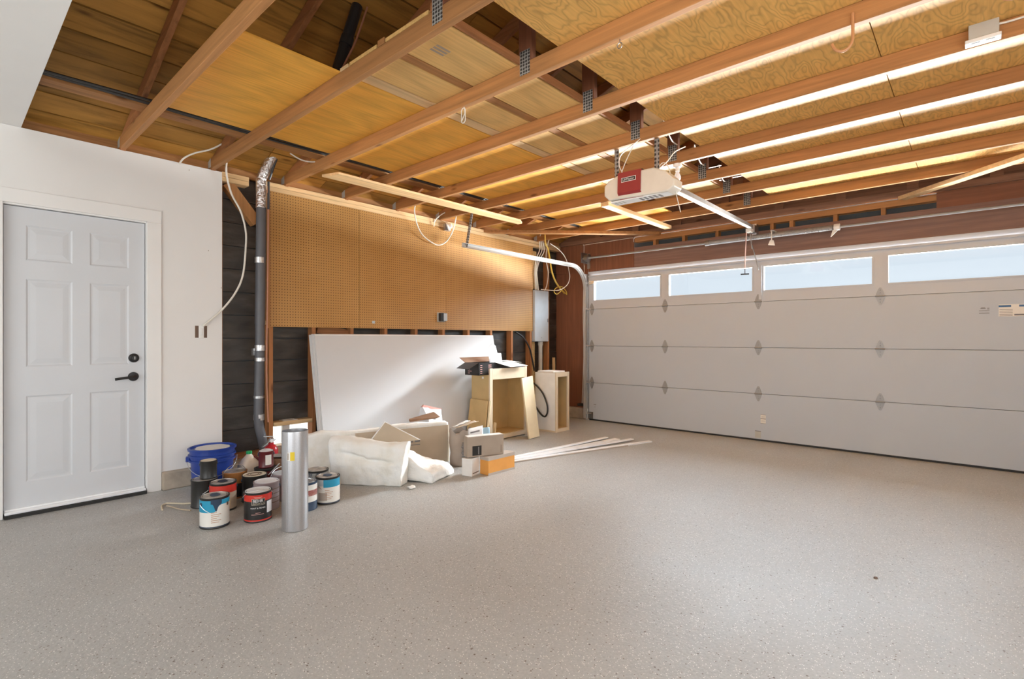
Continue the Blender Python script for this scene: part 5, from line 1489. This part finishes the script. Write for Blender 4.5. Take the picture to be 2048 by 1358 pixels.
# ------------------------------------------------------------------ white trim strips on the floor
tl = ('white trim strip on the floor reaching farthest towards the open floor', 'white trim strip on the floor, second from the open floor side', 'wide white trim strip fanned out in the middle', 'white trim strip on the floor nearest the cabinets')
tr_ = [((-3.30, 3.60), (-2.745, 5.425), 0.055, 0.001, 0.014), ((-3.31, 3.60), (-2.93, 5.345), 0.05, 0.016, 0.012), ((-3.335, 3.60), (-3.10, 5.30), 0.08, 0.001, 0.012), ((-3.36, 3.62), (-3.205, 5.24), 0.045, 0.015, 0.012)]
for ((xa, ya), (xb, yb), wd, z, th), lb in zip(tr_, tl):
    MB().bar((xa, ya, z + th / 2), (xb, yb, z + th / 2), wd, th).build('trim_strip', 'trim_white', bevel=0.002, label=lb, cat='trim strip', group='white trim strips')
MB().bar((-3.255, 3.66, 0.006), (-2.83, 5.05, 0.006), 0.025, 0.010).build('trim_strip', 'carton_tape', label='thin grey brown strip under the white trim', cat='trim strip')

# ------------------------------------------------------------------ paint cans
def to_cam(c):
    return math.atan2(-c[1], -c[0])

def can(c, label, body='tin', lid='tin', bands=(), r=0.084, h=0.19, z=0.0, handle='down', spill=None, name='paint_can', turn=0.0, group='paint cans', tilt=None):
    t = thing(name, (c[0], c[1], z), label, 'paint can', group)
    P = Vector((c[0], c[1], z))
    prof = [(r * 0.975, 0.0), (r * 1.0, 0.003), (r * 1.0, 0.008), (r * 0.972, 0.011), (r * 0.972, h - 0.012), (r * 1.0, h - 0.009), (r * 1.0, h - 0.001), (r * 0.965, h), (r * 0.955, h - 0.003), (r * 0.91, h - 0.005)]
    MB().lathe(prof, P, n=36).build('can_body', body, t, smooth=True)
    ld = MB().lathe([(r * 0.905, h - 0.006), (r * 0.90, h + 0.001), (r * 0.86, h + 0.001), (r * 0.84, h - 0.005), (r * 0.80, h - 0.005), (r * 0.78, h - 0.001), (r * 0.3, h - 0.001)], P, n=36).build('lid', lid, t, smooth=True)
    for (za, zb, mat, nm) in bands:
        MB().lathe([(r * 0.982, za), (r * 0.982, zb)], P, n=36, cap=False).build(nm, mat, t, smooth=True, fix=False)
    if spill:
        m_ = MB()
        a0 = to_cam(c) + turn
        pts = []
        for i in range(18):
            a = 2 * math.pi * i / 18
            rr = r * 0.38 * (1 + 0.35 * noise.noise(Vector((i * 0.7, c[0] * 9, c[1] * 5))))
            pts.append(P + Vector((rr * math.cos(a) * 1.25, rr * math.sin(a) * 0.9, h + 0.0015)))
        m_.prism(pts, (0, 0, 0.0015)).build('spilled_paint', spill, ld)
    aa = to_cam(c) + math.pi / 2 + turn
    for s in (0, math.pi):
        e = P + Vector((math.cos(aa + s), math.sin(aa + s), 0)) * r * 0.985
        M = Matrix.Translation(e + Vector((0, 0, h * 0.80))) @ Matrix.Rotation(aa + s, 4, 'Z') @ RY
        MB().lathe([(0.011, -0.002), (0.011, 0.002), (0.006, 0.005), (0.003, 0.005)], n=12, M=M).build('ear', 'label_navy', t, smooth=True)
    if handle:
        ang = {'up': math.radians(88), 'mid': math.radians(38), 'down': math.radians(-42), 'back': math.radians(145)}[handle]
        sd = Vector((math.cos(aa), math.sin(aa), 0))
        fr = Vector((math.cos(aa - math.pi / 2), math.sin(aa - math.pi / 2), 0))
        pts = []
        for i in range(17):
            th = math.pi * i / 16
            pts.append(P + Vector((0, 0, h * 0.80)) + sd * (r * 1.06 * math.cos(th)) + (fr * math.cos(ang) + Vector((0, 0, 1)) * math.sin(ang)) * (r * (1.18 if handle in ('down',) else 1.0) * math.sin(th)))
        MB().tube(pts, 0.0024, 6).build('bail_handle', 'bright_zinc', t, smooth=True)
    return t

def wrap(c, r, z, off=0.0):
    a0 = to_cam(c) + off
    return lambda x, y: (c[0] + r * math.cos(a0 + x / r), c[1] + r * math.sin(a0 + x / r), z + y)

def wrap_patch(c, r, pts, nm, mat, parent, off=0.0, n=None):
    """flat outline (x along the can, z up) laid on the can wall; outline given as columns (x, zlo, zhi)"""
    a0 = to_cam(c) + off
    vs, fs = [], []
    for x, lo, hi in pts:
        a = a0 + x / r
        vs += [(c[0] + r * math.cos(a), c[1] + r * math.sin(a), lo), (c[0] + r * math.cos(a), c[1] + r * math.sin(a), hi)]
    for i in range(len(pts) - 1):
        fs.append((2 * i, 2 * i + 2, 2 * i + 3, 2 * i + 1))
    m_ = MB()
    m_.add(vs, fs)
    return m_.build(nm, mat, parent, fix=False)

def cols(x0, x1, lo, hi, n=10):
    g = lambda f, x: f(x) if callable(f) else f
    return [(x0 + (x1 - x0) * i / n, g(lo, x0 + (x1 - x0) * i / n), g(hi, x0 + (x1 - x0) * i / n)) for i in range(n + 1)]

R_ = 0.084
def aqua(c, label, text_off=0.0, wave=True):
    t = can(c, label, 'can_dark', 'lid_tan', [(0.014, 0.176, 'label_white', 'label_sheet'), (0.003, 0.016, 'label_navy', 'base_band')], handle='down', spill='label_navy', turn=0.5)
    r = R_ * 0.986
    if wave:
        wrap_patch(c, r, cols(-0.13, 0.13, lambda x: 0.125 + 0.022 * math.tanh((x - 0.015) * 90) - (0.0 if x < 0.045 else 0.0), 0.176, 40), 'blue_band', 'label_blue', t)
        wrap_patch(c, r + 0.0006, cols(-0.022, 0.040, lambda x: 0.155 - 0.048 * math.exp(-((x - 0.008) / 0.012) ** 2) - 0.01 * math.exp(-((x - 0.03) / 0.006) ** 2), 0.181, 28), 'paint_drip', 'label_navy', t)
        wrap_patch(c, r + 0.0006, cols(0.075, 0.092, 0.13, 0.15, 4), 'ear_patch', 'ink_brown', t)
    else:
        wrap_patch(c, r, cols(-0.03, 0.13, 0.122, 0.176, 20), 'blue_band', 'label_blue', t)
        wrap_patch(c, r, cols(-0.13, -0.03, 0.132, 0.176, 20), 'pale_corner', 'panel_grey', t)
    m_ = MB()
    for q in range(6):
        z = 0.100 - q * 0.012
        for x, lo, hi in ():
            pass
        xa, xb = -0.02, 0.012 + 0.012 * ((q * 2) % 3)
        f_ = wrap(c, r + 0.0006, 0)
        g = [f_(xa + (xb - xa) * i / 4, z) for i in range(5)] + [f_(xa + (xb - xa) * i / 4, z + 0.0028) for i in range(5)]
        m_.add(g, [(i, i + 1, i + 6, i + 5) for i in range(4)])
    m_.build('label_print', 'can_orange', t, fix=False)
    return t

c1 = (-3.563, 1.17)
aqua(c1, 'aqua and white paint can at the front of the group, paint dripped down its label')
c16 = (-3.474, 1.885)
t = aqua(c16, 'aqua and white paint can standing apart beside the galvanised duct', wave=False)
wrap_patch(c16, R_ * 0.986 + 0.0005, cols(-0.07, -0.005, 0.03, 0.085, 8), 'grey_print', 'carton_tape', t)
put_text(MB(), 'A', 0.035, lambda x, y: wrap(c16, R_ * 0.986 + 0.0008, 0.152, -0.95)(x, y)).build('label_lettering', 'label_white', t, fix=False)

c2 = (-3.476, 1.399)
t = can(c2, 'black and red paint can with a white brand logo at the front', 'can_dark', 'dried_paint', [(0.004, 0.018, 'red_label', 'base_band'), (0.018, 0.135, 'label_black', 'label_sheet'), (0.135, 0.176, 'red_label', 'top_band')], handle='mid', turn=0.1)
r = R_ * 0.988
wrap_patch(c2, r, cols(-0.042, 0.038, 0.113, 0.153, 12), 'logo_frame', 'lid_beige', t, 0.05)
wrap_patch(c2, r + 0.0005, cols(-0.040, 0.036, 0.115, 0.151, 12), 'logo_field', 'label_black', t, 0.05)
put_text(MB(), 'BEHR', 0.026, wrap(c2, r + 0.001, 0.138, 0.0), bold=1.0).build('logo_lettering', 'paper_white', t, fix=False)
put_text(MB(), 'PREMIUM PLUS', 0.0105, wrap(c2, r + 0.001, 0.1215, 0.03)).build('logo_lettering', 'lid_beige', t, fix=False)
put_text(MB(), 'PAINT & PRIMER', 0.0125, wrap(c2, r + 0.0006, 0.093, 0.0)).build('label_lettering', 'paper_white', t, fix=False)
m_ = MB()
for z, xa, xb in ((0.162, -0.025, 0.025), (0.158, -0.02, 0.02), (0.062, -0.015, 0.015), (0.052, -0.04, 0.035)):
    f_ = wrap(c2, r + 0.0006, 0)
    g = [f_(xa + (xb - xa) * i / 6, z) for i in range(7)] + [f_(xa + (xb - xa) * i / 6, z + 0.002) for i in range(7)]
    m_.add(g, [(i, i + 1, i + 8, i + 7) for i in range(6)])
m_.build('label_print', 'bag_pink', t, fix=False)
wrap_patch(c2, r + 0.0006, cols(0.055, 0.105, 0.055, 0.128, 8), 'price_sticker', 'bag_white', t)

c3 = (-4.045, 1.262)
can(c3, 'plain dark paint can carrying a small quart can on its lid', 'can_dark', 'lid_tan', handle='down', spill='label_black', turn=-0.9)
can((-4.035, 1.285), 'small dark quart can stacked on top of a plain dark can', 'can_dark', 'lid_beige', r=0.054, h=0.124, z=0.192, handle=None, name='quart_can')
c5 = (-3.865, 1.322)
t = can(c5, 'red banded paint can behind the aqua one', 'can_dark', 'lid_tan', [(0.012, 0.125, 'kraft', 'label_sheet'), (0.125, 0.176, 'red_label', 'top_band')], handle=None, spill='label_black')
c6 = (-4.11, 1.487)
can(c6, 'rusty orange paint can with its wire handle raised', 'can_orange', 'lid_tan', [(0.012, 0.11, 'can_dark', 'label_sheet')], handle='up', turn=0.5)
c7 = (-3.90, 1.545)
t = can(c7, 'dark paint can with a beige ringed lid', 'can_dark', 'lid_beige', handle=None)
m_ = MB()
for rr in (0.05, 0.042, 0.028):
    pts = [Vector((c7[0] + rr * math.cos(a) , c7[1] + rr * math.sin(a), 0.1912)) for a in [i * math.pi / 14 for i in range(29)]]
    m_.tube(pts, 0.0016, 5)
m_.build('lid_marking', 'ink_brown', t)
can((-3.66, 1.53), 'mauve grey paint can with a pale lilac lid beside the duct', 'can_mauve', 'lid_lilac', [(0.05 + 0.03 * i, 0.055 + 0.03 * i, 'ink_brown', 'drip_line') for i in range(4)], handle=None)
c10 = (-4.05, 1.69)
t = can(c10, 'dark red banded paint can under the small maroon can', 'can_dark', 'can_dark', [(0.12, 0.172, 'can_maroon', 'top_band')], handle=None)
c9 = (-4.05, 1.69)
t = can(c9, 'small maroon can with a white label, stacked behind the lilac lidded can', 'can_maroon', 'lid_lilac', r=0.054, h=0.124, z=0.192, handle='back', name='quart_can')
wrap_patch(c9, 0.0538, cols(-0.005, 0.04, 0.215, 0.29, 8), 'label_sheet', 'label_white', t)
can((-3.79, 1.71), 'grey paint can half hidden behind the galvanised duct', 'can_mauve', 'panel_grey', handle='up')
can((-3.70, 1.92), 'white and teal paint can just behind the duct', 'can_dark', 'lid_tan', [(0.012, 0.176, 'label_white', 'label_sheet'), (0.13, 0.177, 'label_navy', 'top_band')], handle='down', turn=2.2)
can((-3.45, 1.70), 'navy bottomed paint can tucked close behind the duct', 'label_navy', 'tin', [(0.06, 0.176, 'label_white', 'label_sheet'), (0.10, 0.14, 'red_label', 'red_band')], handle='down', turn=1.2)
MB().bar((-3.79, 1.60, 0.193), (-3.73, 1.65, 0.275), 0.022, 0.004).build('putty_knife', 'grey_plastic', bevel=0.001, label='grey scraper blade standing among the cans near the duct', cat='scraper')

# blue bucket
bc = Vector((-4.42, 1.435, 0.0))
b = thing('blue_bucket', bc, 'big blue plastic bucket with dried white paint on its lid', 'bucket')
prof = [(0.130, 0.0), (0.134, 0.004), (0.146, 0.235), (0.160, 0.237), (0.160, 0.25), (0.149, 0.252), (0.150, 0.272), (0.163, 0.275), (0.163, 0.287), (0.152, 0.29), (0.153, 0.318), (0.165, 0.320), (0.167, 0.334), (0.158, 0.338), (0.151, 0.336), (0.148, 0.305), (0.13, 0.295)]
MB().lathe(prof, bc, n=44).build('bucket_body', 'bucket_blue', b, smooth=True)
MB().lathe([(0.1475, 0.315), (0.1475, 0.322), (0.138, 0.324), (0.02, 0.324)], bc, n=40).build('lid', 'bucket_blue', b, smooth=True)
pts = []
for i in range(24):
    a = 2 * math.pi * i / 24
    rr = 0.118 * (1 + 0.12 * noise.noise(Vector((i * 0.6, 3.3, 1.0))))
    pts.append(bc + Vector((rr * math.cos(a), rr * math.sin(a), 0.325)))
MB().prism(pts, (0, 0, 0.004)).build('dried_paint', 'dried_paint', b)
a = to_cam(bc) - math.pi / 2
e = bc + Vector((math.cos(a), math.sin(a), 0)) * 0.160
MB().box((-0.012, -0.022, -0.02), (0.016, 0.022, 0.02), Matrix.Translation(e + Vector((0, 0, 0.255))) @ Matrix.Rotation(a, 4, 'Z')).build('handle_ear', 'bucket_blue', b, bevel=0.005)
a2 = to_cam(bc)
pts = []
for i in range(15):
    th = math.pi * i / 14
    pts.append(bc + Vector((math.cos(a), math.sin(a), 0)) * (0.170 * math.cos(th)) + Vector((math.cos(a2), math.sin(a2), 0)) * (0.172 * math.sin(th)) + Vector((0, 0, 0.255 - 0.12 * math.sin(th))))
MB().tube(pts, 0.0025, 6).build('bail_handle', 'bright_zinc', b, smooth=True)

# milk jug
jc = Vector((-4.36, 1.685, 0))
jg = thing('milk_jug', jc, 'translucent plastic jug with a green cap beside the blue bucket', 'jug')
secs = [(0.0, 0.066, 4), (0.006, 0.073, 5), (0.15, 0.074, 5), (0.175, 0.068, 4), (0.20, 0.052, 3), (0.225, 0.032, 2.3), (0.238, 0.021, 2), (0.248, 0.020, 2)]
vs, fs = [], []
nn_ = 28
for z, hw, ex in secs:
    for i in range(nn_):
        a = 2 * math.pi * i / nn_
        cx, sy = math.cos(a), math.sin(a)
        vs.append(jc + Vector((math.copysign(abs(cx) ** (2 / ex), cx) * hw, math.copysign(abs(sy) ** (2 / ex), sy) * hw, z + 0.001)))
for j_ in range(len(secs) - 1):
    for i in range(nn_):
        i2 = (i + 1) % nn_
        fs.append((j_ * nn_ + i, j_ * nn_ + i2, (j_ + 1) * nn_ + i2, (j_ + 1) * nn_ + i))
fs.append(tuple(range(nn_ - 1, -1, -1)))
fs.append(tuple(range((len(secs) - 1) * nn_, len(secs) * nn_)))
m_ = MB(); m_.add(vs, fs)
m_.build('jug_body', 'jug_plastic', jg, smooth=True, auto=50)
MB().lathe([(0.022, 0.0), (0.022, 0.018), (0.019, 0.021)], jc + Vector((0, 0, 0.247)), n=20).build('cap', 'cap_green', jg, smooth=True)
MB().tube([jc + Vector((0.02, 0.03, 0.222)), jc + Vector((0.035, 0.055, 0.20)), jc + Vector((0.045, 0.075, 0.165)), jc + Vector((0.05, 0.078, 0.12))], 0.012, 10, smooth=5).build('jug_handle', 'can_maroon', jg, smooth=True)

# fire extinguisher
ec = Vector((-4.42, 1.885, 0))
ex = thing('fire_extinguisher', ec, 'small red fire extinguisher with a silver valve behind the cans', 'fire extinguisher')
MB().lathe([(0.05, 0.001), (0.055, 0.008), (0.055, 0.235), (0.048, 0.262), (0.030, 0.278), (0.022, 0.282), (0.022, 0.30)], ec, n=28).build('cylinder', 'extinguisher_red', ex, smooth=True)
MB().lathe([(0.018, 0.30), (0.02, 0.305), (0.02, 0.33), (0.014, 0.335)], ec, n=16).build('valve', 'bright_zinc', ex, smooth=True)
dirx = Vector((0.42, -0.9, 0)).normalized()
MB().bar(ec + Vector((0, 0, 0.347)) - dirx * 0.02, ec + Vector((0, 0, 0.362)) + dirx * 0.075, 0.02, 0.006).build('top_lever', 'bright_zinc', ex)
MB().bar(ec + Vector((0, 0, 0.335)) - dirx * 0.02, ec + Vector((0, 0, 0.28)) + dirx * 0.10, 0.02, 0.006).build('carry_handle', 'bright_zinc', ex)
MB().tube([ec + Vector((0, 0, 0.318)) - dirx * 0.015, ec + Vector((0, 0, 0.318)) - dirx * 0.05], 0.009, 10).build('nozzle', 'bright_zinc', ex, smooth=True)
MB().lathe([(0.014, 0), (0.014, 0.01)], n=14, M=Matrix.Translation(ec + Vector((0.02, -0.005, 0.318))) @ RY).build('gauge', 'paper_white', ex, smooth=True)
MB().bar((-4.26, 1.75, 0.235), (-4.17, 1.98, 0.215), 0.10, 0.010).build('plastic_scrap', 'grey_plastic', bevel=0.003, label='grey plastic scrap tilted over the maroon can', cat='plastic scrap')
MB().prism([(-4.30, 1.80, 0.002), (-4.14, 1.80, 0.002), (-4.14, 2.02, 0.002), (-4.30, 2.02, 0.002)], (0, 0, 0.205)).build('dark_crate', 'cardboard_dark', bevel=0.004, label='dark brown box on the floor under the grey plastic scrap', cat='box')

# galvanised duct
dc = Vector((-3.134, 1.483, 0))
du = thing('duct_pipe', dc, 'tall galvanised round duct pipe standing on the floor', 'duct')
MB().lathe([(0.0755, 0.002), (0.0762, 0.008), (0.0762, 0.60), (0.0755, 0.607), (0.0745, 0.607), (0.0745, 0.002)], dc, n=56, cap=False).build('pipe_wall', 'galvanised', du, smooth=True, auto=60)
a = to_cam(dc) - 0.62
p = dc + Vector((math.cos(a), math.sin(a), 0)) * 0.0765
MB().tube([p + Vector((0, 0, 0.003)), p + Vector((0, 0, 0.606))], 0.003, 6).build('seam', 'galvanised', du)
wrap_patch((dc.x, dc.y), 0.0768, cols(-0.052, -0.028, 0.435, 0.485, 5), 'price_sticker', 'label_white', du)
wrap_patch((dc.x, dc.y), 0.0768, cols(-0.028, -0.002, 0.435, 0.487, 5), 'price_sticker', 'sticker_yellow', du)
wrap_patch((dc.x, dc.y), 0.0772, cols(-0.046, -0.036, 0.44, 0.48, 3), 'sticker_print', 'carton_tape', du)

# strap ends on the floor
cable('cotton_strap', [(-4.13, 1.03, 0.006), (-4.22, 1.05, 0.008), (-4.26, 1.085, 0.008), (-4.21, 1.125, 0.010), (-4.16, 1.17, 0.008), (-4.13, 1.22, 0.007)], 0.006, 'rope', 'pale cotton cord on the floor beside the dark can', 'cotton cords on the floor', cat='cord')
cable('cotton_strap', [(-4.20, 1.075, 0.006), (-4.13, 1.095, 0.007), (-4.06, 1.11, 0.007), (-3.97, 1.155, 0.006)], 0.005, 'kraft', 'tan cord on the floor running under the dark can', 'cotton cords on the floor', cat='cord')
# grit on the floor
for i, (x, y, s) in enumerate(((-0.36, 3.07, 0.010),)):
    g = MB().lathe([(0.3 * s, 0), (s, 0.2 * s), (0.8 * s, 0.6 * s), (0.2 * s, 0.8 * s)], (x, y, 0.0), n=7)
    g.build('floor_crumb', 'ink_brown', label='tiny dark crumb of grit alone on the open floor', cat='grit')

# lettering and fine print stay joined
PRINTS = ('label_print', 'printed_marking', 'vent_slots', 'lettering', 'logo_lettering', 'label_lettering', 'ink_stamp', 'sticker_print')
for o in bpy.data.objects:
    if o.parent is not None and o.name.split('.')[0] in PRINTS:
        o['kind'] = 'stuff'
